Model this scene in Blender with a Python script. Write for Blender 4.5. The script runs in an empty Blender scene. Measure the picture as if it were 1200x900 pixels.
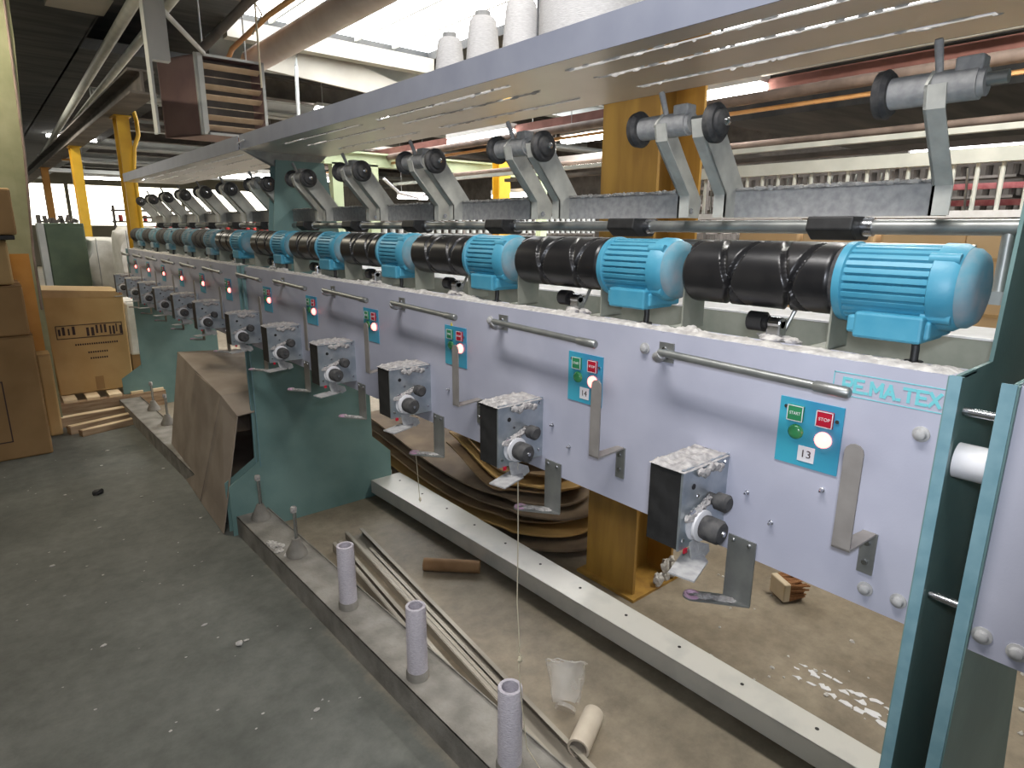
import bpy, bmesh, math, random
from mathutils import Vector, Matrix
random.seed(7)
scn = bpy.context.scene
COL = scn.collection
PI = math.pi

# ------------------------------------------------------------------ materials
def mat(name, c1, c2=None, rough=.6, metal=0, scale=20, bump=0, detail=4, stretch=None, emit=None, alpha=None, lo=.35, hi=.65, bscale=None):
    m = bpy.data.materials.new(name); m.use_nodes = True
    nt = m.node_tree; b = nt.nodes['Principled BSDF']
    b.inputs['Roughness'].default_value = rough; b.inputs['Metallic'].default_value = metal
    b.inputs['Base Color'].default_value = (*c1, 1)
    if c2 or bump:
        tc = nt.nodes.new('ShaderNodeTexCoord'); mp = nt.nodes.new('ShaderNodeMapping')
        nt.links.new(tc.outputs['Object'], mp.inputs['Vector'])
        if stretch: mp.inputs['Scale'].default_value = stretch
        no = nt.nodes.new('ShaderNodeTexNoise'); no.inputs['Scale'].default_value = scale; no.inputs['Detail'].default_value = detail
        nt.links.new(mp.outputs['Vector'], no.inputs['Vector'])
        if c2:
            r = nt.nodes.new('ShaderNodeValToRGB'); r.color_ramp.elements[0].position = lo; r.color_ramp.elements[1].position = hi
            r.color_ramp.elements[0].color = (*c1, 1); r.color_ramp.elements[1].color = (*c2, 1)
            nt.links.new(no.outputs['Fac'], r.inputs['Fac']); nt.links.new(r.outputs['Color'], b.inputs['Base Color'])
        if bump:
            n2 = no
            if bscale:
                n2 = nt.nodes.new('ShaderNodeTexNoise'); n2.inputs['Scale'].default_value = bscale; n2.inputs['Detail'].default_value = 5
                nt.links.new(mp.outputs['Vector'], n2.inputs['Vector'])
            bp = nt.nodes.new('ShaderNodeBump'); bp.inputs['Strength'].default_value = bump; bp.inputs['Distance'].default_value = .01
            nt.links.new(n2.outputs['Fac'], bp.inputs['Height']); nt.links.new(bp.outputs['Normal'], b.inputs['Normal'])
    if emit:
        b.inputs['Emission Color'].default_value = (*emit[0], 1); b.inputs['Emission Strength'].default_value = emit[1]
    if alpha is not None: b.inputs['Alpha'].default_value = alpha
    return m

M = {}
M['panel'] = mat('lavender_enamel', (.38, .39, .47), (.45, .46, .54), rough=.45, scale=6, bump=.03, bscale=300)
M['teal'] = mat('teal_enamel', (.125, .225, .215), (.175, .285, .27), rough=.5, scale=5, bump=.05, bscale=120)
M['teal_edge'] = mat('pale_teal_edge', (.15, .29, .34), (.20, .35, .40), rough=.45, scale=30)
M['motor'] = mat('blue_motor_paint', (.05, .265, .39), (.085, .32, .44), rough=.45, scale=14, bump=.05, bscale=90)
M['motordust'] = mat('dusty_blue_cap', (.10, .26, .33), (.27, .31, .34), rough=.85, scale=18, bump=.1)
M['drum'] = mat('black_bakelite', (.010, .010, .011), (.022, .021, .021), rough=.32, scale=12)
M['black'] = mat('black_plastic', (.012, .012, .012), (.022, .022, .022), rough=.55, scale=40)
M['rubber'] = mat('dusty_black_rubber', (.03, .03, .032), (.075, .073, .07), rough=.75, scale=60)
M['zinc'] = mat('zinc_plate', (.36, .41, .45), (.52, .56, .58), rough=.38, metal=.75, scale=25, bump=.04)
M['steel'] = mat('grey_steel', (.27, .28, .27), (.37, .38, .36), rough=.42, metal=.7, scale=20, bump=.03)
M['bright'] = mat('bright_steel', (.55, .56, .58), rough=.25, metal=1)
M['arm'] = mat('galvanised_arm', (.42, .42, .385), (.54, .54, .49), rough=.6, metal=.1, scale=30, bump=.05)
M['dustysteel'] = mat('dusty_grey_steel', (.32, .32, .32), (.43, .43, .42), rough=.8, metal=.1, scale=70, bump=.12)
M['greyplate'] = mat('olive_grey_plate', (.20, .22, .18), (.29, .30, .25), rough=.55, metal=.3, scale=14)
M['lint'] = mat('lint', (.40, .38, .36), (.62, .60, .56), rough=1, scale=60, bump=.6)
M['lintgrey'] = mat('grey_lint', (.27, .26, .255), (.45, .43, .41), rough=1, scale=70, bump=.6)
M['railwhite'] = mat('cream_rail_paint', (.60, .60, .56), (.70, .69, .64), rough=.38, scale=8, bump=.03, lo=.3, hi=.5)
M['raildust'] = mat('dusty_front_rail', (.17, .16, .14), (.29, .275, .245), rough=.85, scale=9, bump=.25, bscale=90)
M['alu'] = mat('dusty_aluminium', (.22, .195, .155), (.38, .345, .285), rough=.55, metal=.2, scale=10, stretch=(1, .2, 1))
M['creel'] = mat('stainless_tray', (.58, .575, .55), (.68, .67, .64), rough=.33, metal=.45, scale=3)
M['creel_lip'] = mat('blue_grey_lip', (.25, .27, .34), (.29, .31, .38), rough=.5, metal=.15, scale=8)
M['paper_tube'] = mat('lavender_paper_tube', (.50, .47, .53), (.62, .59, .64), rough=.9, scale=120, bump=.4, stretch=(1, 1, 3))
M['white'] = mat('white_yarn', (.62, .61, .60), (.75, .74, .73), rough=.95, scale=90, bump=.3, stretch=(1, 1, 8))
M['whiteplastic'] = mat('white_plastic', (.70, .70, .72), (.62, .62, .62), rough=.5, scale=30)
M['kraft'] = mat('kraft_carton', (.42, .27, .11), (.50, .335, .15), rough=.8, scale=4, bump=.04, bscale=60)
M['kraftlit'] = mat('lit_kraft_carton', (.56, .38, .20), (.64, .46, .26), rough=.8, scale=4, bump=.04)  # kraft with the stronger light on the rear stack put into its colour
M['lever'] = mat('brown_grey_steel', (.22, .205, .19), (.30, .28, .26), rough=.55, metal=.25, scale=18, bump=.05)
M['kraftdark'] = mat('brown_carton', (.27, .16, .065), (.345, .21, .09), rough=.8, scale=4, bump=.04)
M['kraftgrey'] = mat('dusty_carton', (.26, .21, .165), (.35, .29, .23), rough=.9, scale=5, bump=.1)
M['tape'] = mat('packing_tape', (.42, .27, .12), (.5, .33, .16), rough=.3, scale=10)
M['ink'] = mat('dark_print', (.05, .03, .03), rough=.8)
M['sheet'] = mat('kraft_sheet', (.20, .13, .07), (.34, .23, .12), rough=.85, scale=5, bump=.1, stretch=(1, 1, 8))
M['sheetshade'] = mat('shaded_brown_sheet', (.11, .08, .055), (.19, .14, .09), rough=.9, scale=6, bump=.1)  # brown sheet with the dim light behind the rail put into its colour
M['sheetyellow'] = mat('ochre_sheet', (.34, .21, .07), (.46, .29, .10), rough=.8, scale=6, bump=.1)
M['wood'] = mat('pallet_pine', (.62, .47, .28), (.76, .62, .42), rough=.8, scale=5, stretch=(1, 9, 9), bump=.1)
M['wooddark'] = mat('old_timber', (.24, .15, .08), (.42, .30, .19), rough=.85, scale=5, stretch=(1, 9, 9), bump=.2)
M['yellow'] = mat('yellow_column_paint', (.62, .36, .02), (.74, .46, .04), rough=.4, scale=5, bump=.05)
M['ochre'] = mat('ochre_column_paint', (.27, .145, .03), (.40, .23, .045), rough=.5, scale=4, stretch=(4, 4, .6), bump=.08)
M['orange'] = mat('orange_paint', (.42, .19, .03), (.50, .24, .05), rough=.55, scale=6)
M['palegreen'] = mat('pale_green_paint', (.42, .50, .30), (.50, .57, .36), rough=.6, scale=4)
M['oldgreen'] = mat('dirty_green_column', (.21, .22, .12), (.32, .32, .20), rough=.7, scale=4, bump=.1)
M['cabgreen'] = mat('green_cabinet_paint', (.055, .085, .055), (.08, .115, .07), rough=.5, scale=6)
M['red'] = mat('red_paint', (.42, .03, .03), (.52, .06, .05), rough=.5, scale=8)
M['pinkred'] = mat('dusty_red_rail', (.42, .10, .12), (.55, .20, .22), rough=.6, scale=30)
M['rust'] = mat('red_oxide_beam', (.17, .07, .055), (.25, .11, .09), rough=.8, scale=6, bump=.1)
M['brownpipe'] = mat('brown_pipe_paint', (.15, .11, .09), (.24, .18, .15), rough=.7, scale=9)
M['duct'] = mat('pinkish_duct', (.50, .42, .37), (.60, .53, .47), rough=.5, scale=4)
M['copper'] = mat('orange_pipe_paint', (.60, .30, .10), (.70, .38, .15), rough=.5, scale=10)
M['heater'] = mat('mauve_heater_case', (.20, .125, .125), (.27, .18, .165), rough=.6, scale=3)
M['louvre'] = mat('beige_louvre', (.48, .36, .24), (.56, .44, .31), rough=.5, scale=12)
M['pipewhite'] = mat('grey_white_pipe', (.48, .50, .46), (.60, .61, .56), rough=.6, scale=6)
M['beam'] = mat('grey_joist', (.36, .38, .37), (.50, .51, .49), rough=.7, scale=3, bump=.1)
M['darkbeam'] = mat('soot_and_gloom', (.10, .09, .08), (.17, .15, .135), rough=.85, scale=5, bump=.2)
M['ceil'] = mat('sooty_deck', (.035, .038, .04), (.07, .07, .068), rough=.95, scale=1.5, bump=.2, stretch=(1, 6, 1))
M['ceilpale'] = mat('pale_roof_panel', (.34, .32, .28), (.44, .42, .37), rough=.9, scale=2)
M['wall'] = mat('mill_wall', (.40, .38, .30), (.50, .47, .38), rough=.9, scale=2, bump=.1)
M['bale'] = mat('wrapped_white_bale', (.62, .60, .54), (.78, .76, .71), rough=.6, scale=9, bump=.6)
M['cord'] = mat('yarn', (.62, .56, .42), rough=.9)
M['pink'] = mat('pink_ceramic', (.50, .30, .42), (.58, .40, .50), rough=.35, scale=30)
M['ctrl'] = mat('blue_control_plate', (.04, .24, .40), (.05, .36, .47), rough=.35, scale=6)
M['btngreen'] = mat('green_button', (.03, .22, .09), rough=.4)
M['btnred'] = mat('red_button', (.42, .01, .03), rough=.4)
M['lampgreen'] = mat('unlit_green_lamp', (.05, .28, .10), rough=.25)
M['lampred'] = mat('lit_red_lamp', (.9, .25, .2), rough=.3, emit=((1, .15, .13), 4.5))
M['cyan'] = mat('cyan_lettering', (.16, .52, .56), rough=.5)
M['yellowsticker'] = mat('yellow_sticker', (.60, .48, .03), rough=.5)
M['brush'] = mat('brush_bristle', (.22, .09, .03), (.36, .17, .07), rough=.9, scale=60, stretch=(6, 6, 1), bump=.4)
M['brushwood'] = mat('brush_wood', (.55, .45, .30), (.62, .52, .38), rough=.7, scale=10)
M['clear'] = mat('clear_film', (.75, .72, .68), (.9, .88, .85), rough=.2, scale=12, alpha=.33, bump=.5)
M['tan'] = mat('tan_tube', (.52, .45, .36), (.62, .55, .45), rough=.8, scale=12)
M['browntube'] = mat('brown_paper_tube', (.30, .17, .08), (.37, .22, .11), rough=.85, scale=14)
M['lampglow'] = mat('fluorescent_tube', (1, 1, 1), rough=.5, emit=((1, .97, .93), 16))
M['fixture'] = mat('lamp_fixture', (.6, .6, .58), rough=.5)
M['daypane'] = mat('daylight_pane', (1, 1, 1), rough=.5, emit=((.97, .98, 1), 7))
M['warmpane'] = mat('sunlit_window_pane', (1, 1, 1), rough=.5, emit=((1, .96, .80), 3.2))
M['wire'] = mat('cable_grey', (.35, .35, .34), rough=.6)

# floor: painted grey aisle, bare tan concrete by the machine (true colour difference with an irregular border)
def floor_mat():
    m = bpy.data.materials.new('worn_concrete_floor'); m.use_nodes = True
    nt = m.node_tree; b = nt.nodes['Principled BSDF']; L = nt.links.new
    tc = nt.nodes.new('ShaderNodeTexCoord')
    def noise(s, d=6, r=.6):
        n = nt.nodes.new('ShaderNodeTexNoise'); n.inputs['Scale'].default_value = s; n.inputs['Detail'].default_value = d; n.inputs['Roughness'].default_value = r
        L(tc.outputs['Object'], n.inputs['Vector']); return n
    def ramp(src, p0, c0, p1, c1):
        r = nt.nodes.new('ShaderNodeValToRGB'); e = r.color_ramp.elements
        e[0].position = p0; e[0].color = (*c0, 1); e[1].position = p1; e[1].color = (*c1, 1); L(src, r.inputs['Fac']); return r
    n1 = noise(2.2, 8, .65); n2 = noise(14, 8, .7); n3 = noise(.9, 4)
    g = ramp(n1.outputs['Fac'], .35, (.105, .113, .10), .68, (.185, .192, .17))
    t = ramp(n1.outputs['Fac'], .32, (.18, .145, .10), .68, (.33, .28, .205))
    sx = nt.nodes.new('ShaderNodeSeparateXYZ'); L(tc.outputs['Object'], sx.inputs[0])
    ad = nt.nodes.new('ShaderNodeMath'); ad.operation = 'MULTIPLY_ADD'; L(n2.outputs['Fac'], ad.inputs[0]); ad.inputs[1].default_value = .12; L(sx.outputs['X'], ad.inputs[2])
    mr = nt.nodes.new('ShaderNodeMapRange'); mr.inputs['From Min'].default_value = .86; mr.inputs['From Max'].default_value = .95; L(ad.outputs[0], mr.inputs['Value'])
    mx = nt.nodes.new('ShaderNodeMix'); mx.data_type = 'RGBA'; L(mr.outputs[0], mx.inputs['Factor']); L(g.outputs[0], mx.inputs[6]); L(t.outputs[0], mx.inputs[7])
    sp = ramp(n2.outputs['Fac'], .3, (.72, .72, .72), .64, (1.06, 1.06, 1.06))
    mm = nt.nodes.new('ShaderNodeMix'); mm.data_type = 'RGBA'; mm.blend_type = 'MULTIPLY'; mm.inputs['Factor'].default_value = 1
    L(mx.outputs[2], mm.inputs[6]); L(sp.outputs[0], mm.inputs[7])
    # pale scuffs
    sc = ramp(n3.outputs['Fac'], .56, (0, 0, 0), .72, (.05, .05, .045))
    a2 = nt.nodes.new('ShaderNodeMix'); a2.data_type = 'RGBA'; a2.blend_type = 'ADD'; a2.inputs['Factor'].default_value = 1
    L(mm.outputs[2], a2.inputs[6]); L(sc.outputs[0], a2.inputs[7]); L(a2.outputs[2], b.inputs['Base Color'])
    ro = nt.nodes.new('ShaderNodeMapRange'); L(n1.outputs['Fac'], ro.inputs['Value']); ro.inputs['To Min'].default_value = .45; ro.inputs['To Max'].default_value = .8
    L(ro.outputs[0], b.inputs['Roughness'])
    bp = nt.nodes.new('ShaderNodeBump'); bp.inputs['Strength'].default_value = .25; bp.inputs['Distance'].default_value = .01
    L(n2.outputs['Fac'], bp.inputs['Height']); L(bp.outputs['Normal'], b.inputs['Normal'])
    return m
M['floor'] = floor_mat()

# ------------------------------------------------------------------ mesh helpers
class MB:
    def __init__(s): s.bm = bmesh.new()
    def box(s, x0, x1, y0, y1, z0, z1, rot=None, piv=None):
        vs = [s.bm.verts.new((x, y, z)) for x in (x0, x1) for y in (y0, y1) for z in (z0, z1)]
        for f in ((0, 1, 3, 2), (4, 6, 7, 5), (0, 4, 5, 1), (2, 3, 7, 6), (0, 2, 6, 4), (1, 5, 7, 3)):
            s.bm.faces.new([vs[i] for i in f])
        if rot is not None:
            bmesh.ops.rotate(s.bm, verts=vs, cent=piv or ((x0 + x1) / 2, (y0 + y1) / 2, (z0 + z1) / 2), matrix=rot)
        return s
    def prism(s, pts, a, b, axis='y'):
        """pts in the plane, extruded from a to b along the axis"""
        def P(p, t):
            return {'y': (p[0], t, p[1]), 'x': (t, p[0], p[1]), 'z': (p[0], p[1], t)}[axis]
        v0 = [s.bm.verts.new(P(p, a)) for p in pts]; v1 = [s.bm.verts.new(P(p, b)) for p in pts]
        s.bm.faces.new(v0); s.bm.faces.new(v1[::-1]); n = len(pts)
        for i in range(n): s.bm.faces.new((v0[i], v0[(i + 1) % n], v1[(i + 1) % n], v1[i]))
        return s
    def cyl(s, p0, p1, r0, r1=None, n=20, caps=True):
        p0 = Vector(p0); p1 = Vector(p1); r1 = r0 if r1 is None else r1
        return s.lathe(p0, p1 - p0, [(0, r0), ((p1 - p0).length, r1)], n, caps)
    def lathe(s, o, d, prof, n=24, caps=True):
        """prof = [(distance along d, radius)]"""
        o = Vector(o); d = Vector(d).normalized()
        u = d.orthogonal().normalized(); v = d.cross(u)
        rings = []
        for t, r in prof:
            rings.append([s.bm.verts.new(o + d * t + (u * math.cos(2 * PI * k / n) + v * math.sin(2 * PI * k / n)) * r) for k in range(n)])
        for a, b in zip(rings, rings[1:]):
            for k in range(n): s.bm.faces.new((a[k], a[(k + 1) % n], b[(k + 1) % n], b[k]))
        if caps: s.bm.faces.new(rings[0][::-1]); s.bm.faces.new(rings[-1])
        return s
    def tube(s, pts, r, n=8):
        pts = [Vector(p) for p in pts]; rings = []
        for i, p in enumerate(pts):
            d = (pts[min(i + 1, len(pts) - 1)] - pts[max(i - 1, 0)]).normalized()
            ref = Vector((0, 0, 1)) if abs(d.z) < .9 else Vector((1, 0, 0))
            u = d.cross(ref).normalized(); v = d.cross(u)
            rings.append([s.bm.verts.new(p + (u * math.cos(2 * PI * k / n) + v * math.sin(2 * PI * k / n)) * r) for k in range(n)])
        for a, b in zip(rings, rings[1:]):
            for k in range(n): s.bm.faces.new((a[k], a[(k + 1) % n], b[(k + 1) % n], b[k]))
        s.bm.faces.new(rings[0][::-1]); s.bm.faces.new(rings[-1])
        return s
    def blob(s, c, r, seed=0, amp=.3, sub=2, freq=4):
        from mathutils import noise
        vs = bmesh.ops.create_icosphere(s.bm, subdivisions=sub, radius=1)['verts']
        for v in vs:
            k = 1 + amp * noise.noise(v.co * freq * .35 + Vector((seed * 7.3, seed * 3.1, seed))) * 1.1
            v.co = Vector((c[0] + v.co.x * r[0] * k, c[1] + v.co.y * r[1] * k, c[2] + v.co.z * r[2] * k))
        return s
    def mat(s, x0, x1, y0, y1, z, h, seed=0, step=.004, edge=.3, droop=0):
        """a felt of lint: a heightfield with a ragged border"""
        from mathutils import noise
        nx = max(3, int((x1 - x0) / step)); ny = max(3, int((y1 - y0) / step)); g = []
        for i in range(nx + 1):
            row = []
            for j in range(ny + 1):
                x = x0 + (x1 - x0) * i / nx; y = y0 + (y1 - y0) * j / ny
                e = min(i / nx, 1 - i / nx, 1.0) * 2; e2 = min(j / ny, 1 - j / ny) * 2 * (ny / nx if ny > nx else 1)
                e = max(0, min(1, min(e, e2) * 2.2))
                n = noise.noise(Vector((x * 45, y * 45, seed))) * .5 + noise.noise(Vector((x * 130, y * 130, seed))) * .35 + .5
                hh = h * (n * 1.0) * (e ** .5) - h * edge * (1 - e)
                row.append(s.bm.verts.new((x + .003 * noise.noise(Vector((y * 90, x * 90, seed))), y, z + max(-droop, hh))))
            g.append(row)
        for i in range(nx):
            for j in range(ny): s.bm.faces.new((g[i][j], g[i + 1][j], g[i + 1][j + 1], g[i][j + 1]))
        return s
    def quad(s, *p):
        s.bm.faces.new([s.bm.verts.new(q) for q in p]); return s
    def solid(s, pts, off):
        off = Vector(off); v0 = [s.bm.verts.new(p) for p in pts]; v1 = [s.bm.verts.new(Vector(p) + off) for p in pts]
        s.bm.faces.new(v0); s.bm.faces.new(v1[::-1]); n = len(pts)
        for i in range(n): s.bm.faces.new((v0[i], v0[(i + 1) % n], v1[(i + 1) % n], v1[i]))
        return s
    def build(s, name, m, parent=None, bevel=0, smooth=False, loc=None):
        bmesh.ops.recalc_face_normals(s.bm, faces=s.bm.faces)
        me = bpy.data.meshes.new(name)
        if smooth:
            for f in s.bm.faces: f.smooth = True
            for e in s.bm.edges:
                if len(e.link_faces) == 2 and e.calc_face_angle(0) > .7: e.smooth = False
        s.bm.to_mesh(me); s.bm.free()
        o = bpy.data.objects.new(name, me); COL.objects.link(o)
        me.materials.append(M[m] if isinstance(m, str) else m)
        if bevel:
            md = o.modifiers.new('bevel', 'BEVEL'); md.width = bevel; md.segments = 2; md.limit_method = 'ANGLE'
        if parent is not None:
            o.parent = parent
            # mesh is written in the thing's own coordinates
        if loc: o.location = loc
        return o

def tag(o, label=None, cat=None, group=None, kind=None):
    if label: o['label'] = label
    if cat: o['category'] = cat
    if group: o['group'] = group
    if kind: o['kind'] = kind
    return o
def thing(name, loc, label, cat, group=None, rz=0):
    o = bpy.data.objects.new(name, None); COL.objects.link(o); o.empty_display_size = .1
    o.location = loc; o.rotation_euler.z = rz
    return tag(o, label, cat, group)
def kids(o): return [c for c in bpy.data.objects if c.parent == o]
def copy_tree(o, parent=None, ch=None):
    c = o.copy(); COL.objects.link(c)
    if parent is not None: c.parent = parent
    for k in kids(o):
        if k != c: copy_tree(k, c)
    return c
def struct(o): o['kind'] = 'structure'; return o
def text_mesh(txt, size, name, m, parent, origin, xdir, ydir, depth=.0006, bold=False, width=None):
    cu = bpy.data.curves.new(name + '_c', 'FONT'); cu.body = txt; cu.size = size; cu.extrude = depth; cu.align_x = 'CENTER'; cu.align_y = 'CENTER'
    if bold: cu.offset = 0
    t = bpy.data.objects.new(name + '_t', cu); COL.objects.link(t)
    dg = bpy.context.evaluated_depsgraph_get(); dg.update()
    me = bpy.data.meshes.new_from_object(t.evaluated_get(dg)); bpy.data.objects.remove(t)
    me.materials.clear(); me.materials.append(M[m])
    if width:
        xs = [v.co.x for v in me.vertices]; k = width / (max(xs) - min(xs))
        for v in me.vertices: v.co.x *= k
    x = Vector(xdir); y = Vector(ydir); z = x.cross(y)
    mm = Matrix((x, y, z)).transposed().to_4x4(); mm.translation = Vector(origin)
    me.transform(mm)
    o = bpy.data.objects.new(name, me); COL.objects.link(o); o.parent = parent
    return o

# ------------------------------------------------------------------ camera (fitted from vanishing lines)
f_px, yaw, pit, rol = 737.27, .6973, .2433, .0062
fw = Vector((math.sin(yaw) * math.cos(pit), math.cos(yaw) * math.cos(pit), -math.sin(pit)))
rt = Vector((math.cos(yaw), -math.sin(yaw), 0)); up = rt.cross(fw)
r2 = rt * math.cos(rol) + up * math.sin(rol); u2 = -rt * math.sin(rol) + up * math.cos(rol)
cam = bpy.data.cameras.new('camera'); co = bpy.data.objects.new('camera', cam); COL.objects.link(co)
mw = Matrix((r2, u2, -fw)).transposed().to_4x4(); mw.translation = (0, 0, 1.5); co.matrix_world = mw
cam.sensor_width = 36; cam.lens = f_px / 1200 * 36; cam.clip_start = .02; cam.clip_end = 200
scn.camera = co

# ------------------------------------------------------------------ layout constants
XP = .947; ZT = 1.314; ZB = .952
PITCH = .4745; L0 = .3916; GAP = .085
LS = [L0 + n * PITCH + (GAP if n > 5 else 0) for n in range(12)]
ORD = ['first', 'second', 'third', 'fourth', 'fifth', 'sixth', 'seventh', 'eighth', 'ninth', 'tenth', 'eleventh', 'twelfth']
B0 = .2326; B1 = 3.082; C0 = 3.142; C1 = 5.99
def railx(y): return .80 + (3 - y) * .024

PLATE = [(.777, 0), (.777, .26), (.93, .36), (.944, ZB), (.944, ZT + .006), (1.085, ZT + .006), (1.10, 1.49), (1.135, 1.80), (1.37, 1.80), (1.425, 1.49), (1.47, 1.32), (1.55, 1.32), (1.555, .36), (1.665, .25), (1.665, 0)]
PLATE_LOW = [(.777, 0), (.777, .26), (.93, .36), (.944, ZB), (.944, ZT + .006), (1.55, ZT + .006), (1.555, .36), (1.665, .25), (1.665, 0)]

# ------------------------------------------------------------------ machine frame, one per bay
def bay(y0, y1, near, label, plates=(True, True)):
    t = thing('machine_frame', (0, 0, 0), label, 'machine frame', 'bays of the winding machine')
    # front panel with folded flanges
    b = MB(); b.box(XP, XP + .003, y0, y1, ZB, ZT); b.box(XP, XP + .065, y0, y1, ZT, ZT + .003); b.box(XP, XP + .03, y0, y1, ZB - .003, ZB)
    fp = b.build('front_panel', 'panel', t)
    # inner back panel and its flange, overhead glare painted as a white strip
    b = MB(); b.box(1.46, 1.463, y0, y1, ZB, ZT); b.box(1.30, 1.463, y0, y1, ZT, ZT + .003); b.box(1.297, 1.30, y0, y1, ZT - .11, ZT + .003)
    tag(b.build('rear_panel', 'greyplate', t), 'olive grey rear panel seen through the gap under the drums')
    b = MB(); b.box(1.30, 1.46, y0, y1, ZT + .0035, ZT + .007)
    tag(b.build('rear_flange_glare', 'whiteplastic', t), 'overhead glare painted as a white strip along the rear flange')
    # gusset of tray support and end plates
    for i, yy in enumerate((y0, y1)):
        if not plates[i]: continue
        s = 1 if i == 0 else -1
        b = MB(); b.prism(PLATE if near or i == 0 else PLATE_LOW, yy - .0 * s, yy + .005 * s)
        # folded edge along the front
        b.box(.938, .948, min(yy - .004 * s, yy + .012 * s), max(yy - .004 * s, yy + .012 * s), .33, ZT + .004)
        ep = b.build('end_plate', 'teal', t)
        b = MB(); a_, c_ = sorted((yy - .004 * s, yy + .010 * s)); b.box(.9355, .938, a_, c_, .33, ZT + .006)
        b.build('edge_strip', 'teal_edge', ep)
        if not near and i == 1: continue
        b = MB(); b.prism([(1.01, 1.834), (1.13, 1.775), (1.33, 1.775), (1.395, 1.834)], yy - .012 * s, yy - .008 * s)
        b.build('tray_gusset', 'steel', t)
        for k in range(3):
            MB().cyl((1.15 + k * .075, yy - .014 * s, 1.787), (1.15 + k * .075, yy - .02 * s, 1.787), .009, n=6).build('bolt', 'dustysteel', ep)
    # cradle shaft
    b = MB(); b.cyl((1.2, y0 + .02, 1.505), (1.2, y1, 1.505), .0125, n=16)
    b.cyl((1.2, y0 + .035, 1.505), (1.2, y0 + .035, 1.40), .009)
    b.box(1.185, 1.22, y0 + .02, y0 + .05, 1.39, 1.41)
    b.build('cradle_shaft', 'steel', t, smooth=True)
    MB().cyl((1.3, y0 + .1, 1.47), (1.3, y1, 1.47), .007, n=8).build('guide_shaft', 'steel', t, smooth=True)
    # floor rails
    b = MB(); w = .155; th = .003
    for xa, xb in ((0, 1),):
        xs0, xs1 = railx(y0), railx(y1)
        b.solid([(xs0, y0, .097), (xs0 + w, y0, .097), (xs1 + w, y1, .097), (xs1, y1, .097)], (0, 0, .003))
        b.solid([(xs0, y0, .0), (xs1, y1, .0), (xs1, y1, .10), (xs0, y0, .10)], (.003, 0, 0))
        b.solid([(xs0 + w, y0, .07), (xs1 + w, y1, .07), (xs1 + w, y1, .108), (xs0 + w, y0, .108)], (-.003, 0, 0))
    tag(b.build('front_rail', 'raildust', t), 'dusty grey folded steel rail on the floor at the aisle side')
    b = MB(); x0, x1 = (1.612, 1.535) if near else (1.60, 1.60)
    b.solid([(x0, y0, .10), (1.705, y0, .10), (1.725, y1, .10), (x1, y1, .10)], (0, 0, -.005))
    b.solid([(x0, y0, .025), (x1, y1, .025), (x1, y1, .10), (x0, y0, .10)], (.004, 0, 0))
    b.solid([(1.705, y0, .025), (1.725, y1, .025), (1.725, y1, .10), (1.705, y0, .10)], (-.004, 0, 0))
    for yy in (y0 + .05, (y0 + y1) / 2, y1 - .05): b.box(1.63, 1.69, yy - .03, yy + .03, 0, .026)
    br = b.build('back_rail', 'railwhite', t, bevel=.002); tag(br, 'cream painted steel rail with small holes')
    hb = MB(); k = 0
    yy = y0 + .13
    while yy < y1:
        hb.cyl((1.66, yy, .1002), (1.66, yy, .1012), .006, n=10); yy += .237
    tag(hb.build('rail_hole', 'black', br), kind='stuff')
    return t, fp
def bolt(x, y, z, parent, r=.011, name='bolt', m='dustysteel'):
    b = MB(); b.lathe((x, y, z), (-1, 0, 0), [(0, r), (.002, r), (.003, r * .72), (.008, r * .6), (.010, r * .3)], 16)
    return b.build(name, m, parent, smooth=True)

near_bay, fp = bay(B0, B1, True, 'near bay of the long lavender and teal yarn winding machine, nearest the camera')
for y, z in ((.266, 1.232), (.304, .979), (.259, .981), (.738, 1.28), (1.213, 1.279), (.62, 1.29 - .02)):
    if y != .62: bolt(XP, y, z, fp)
for y, z in ((.384, 1.111), (.458, 1.028), (.505, 1.066), (.93, 1.03), (.985, 1.067), (1.4, 1.067)): bolt(XP, y, z, fp, r=.004, name='rivet', m='bright')
# nameplate lettering and its outline
ob = MB(); ya, yb, za, zb = .389, .241, 1.2985, 1.2645
for s in ((ya, ya - .0012, za, zb), (yb + .0012, yb, za, zb)): ob.box(XP - .0006, XP, s[1], s[0], zb, za)
ob.box(XP - .0006, XP, yb, ya, za - .0012, za); ob.box(XP - .0006, XP, yb, ya, zb, zb + .0012)
ob.build('lettering_outline', 'cyan', fp)
GL = {'R': [[(0, 0), (0, 1), (.6, 1), (.66, .75), (.6, .5), (0, .5)], [(.3, .5), (.66, 0)]], 'E': [[(.62, 1), (0, 1), (0, 0), (.62, 0)], [(0, .5), (.52, .5)]],
      'M': [[(0, 0), (0, 1), (.4, .35), (.8, 1), (.8, 0)]], 'A': [[(0, 0), (.36, 1), (.72, 0)], [(.14, .34), (.58, .34)]], 'T': [[(0, 1), (.72, 1)], [(.36, 1), (.36, 0)]],
      'X': [[(0, 0), (.68, 1)], [(0, 1), (.68, 0)]], '.': [[(0, .02), (.12, .02)]]}
lb = MB(); H_ = .0175; cur = .374; zb0 = 1.2725; sk = 0
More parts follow.
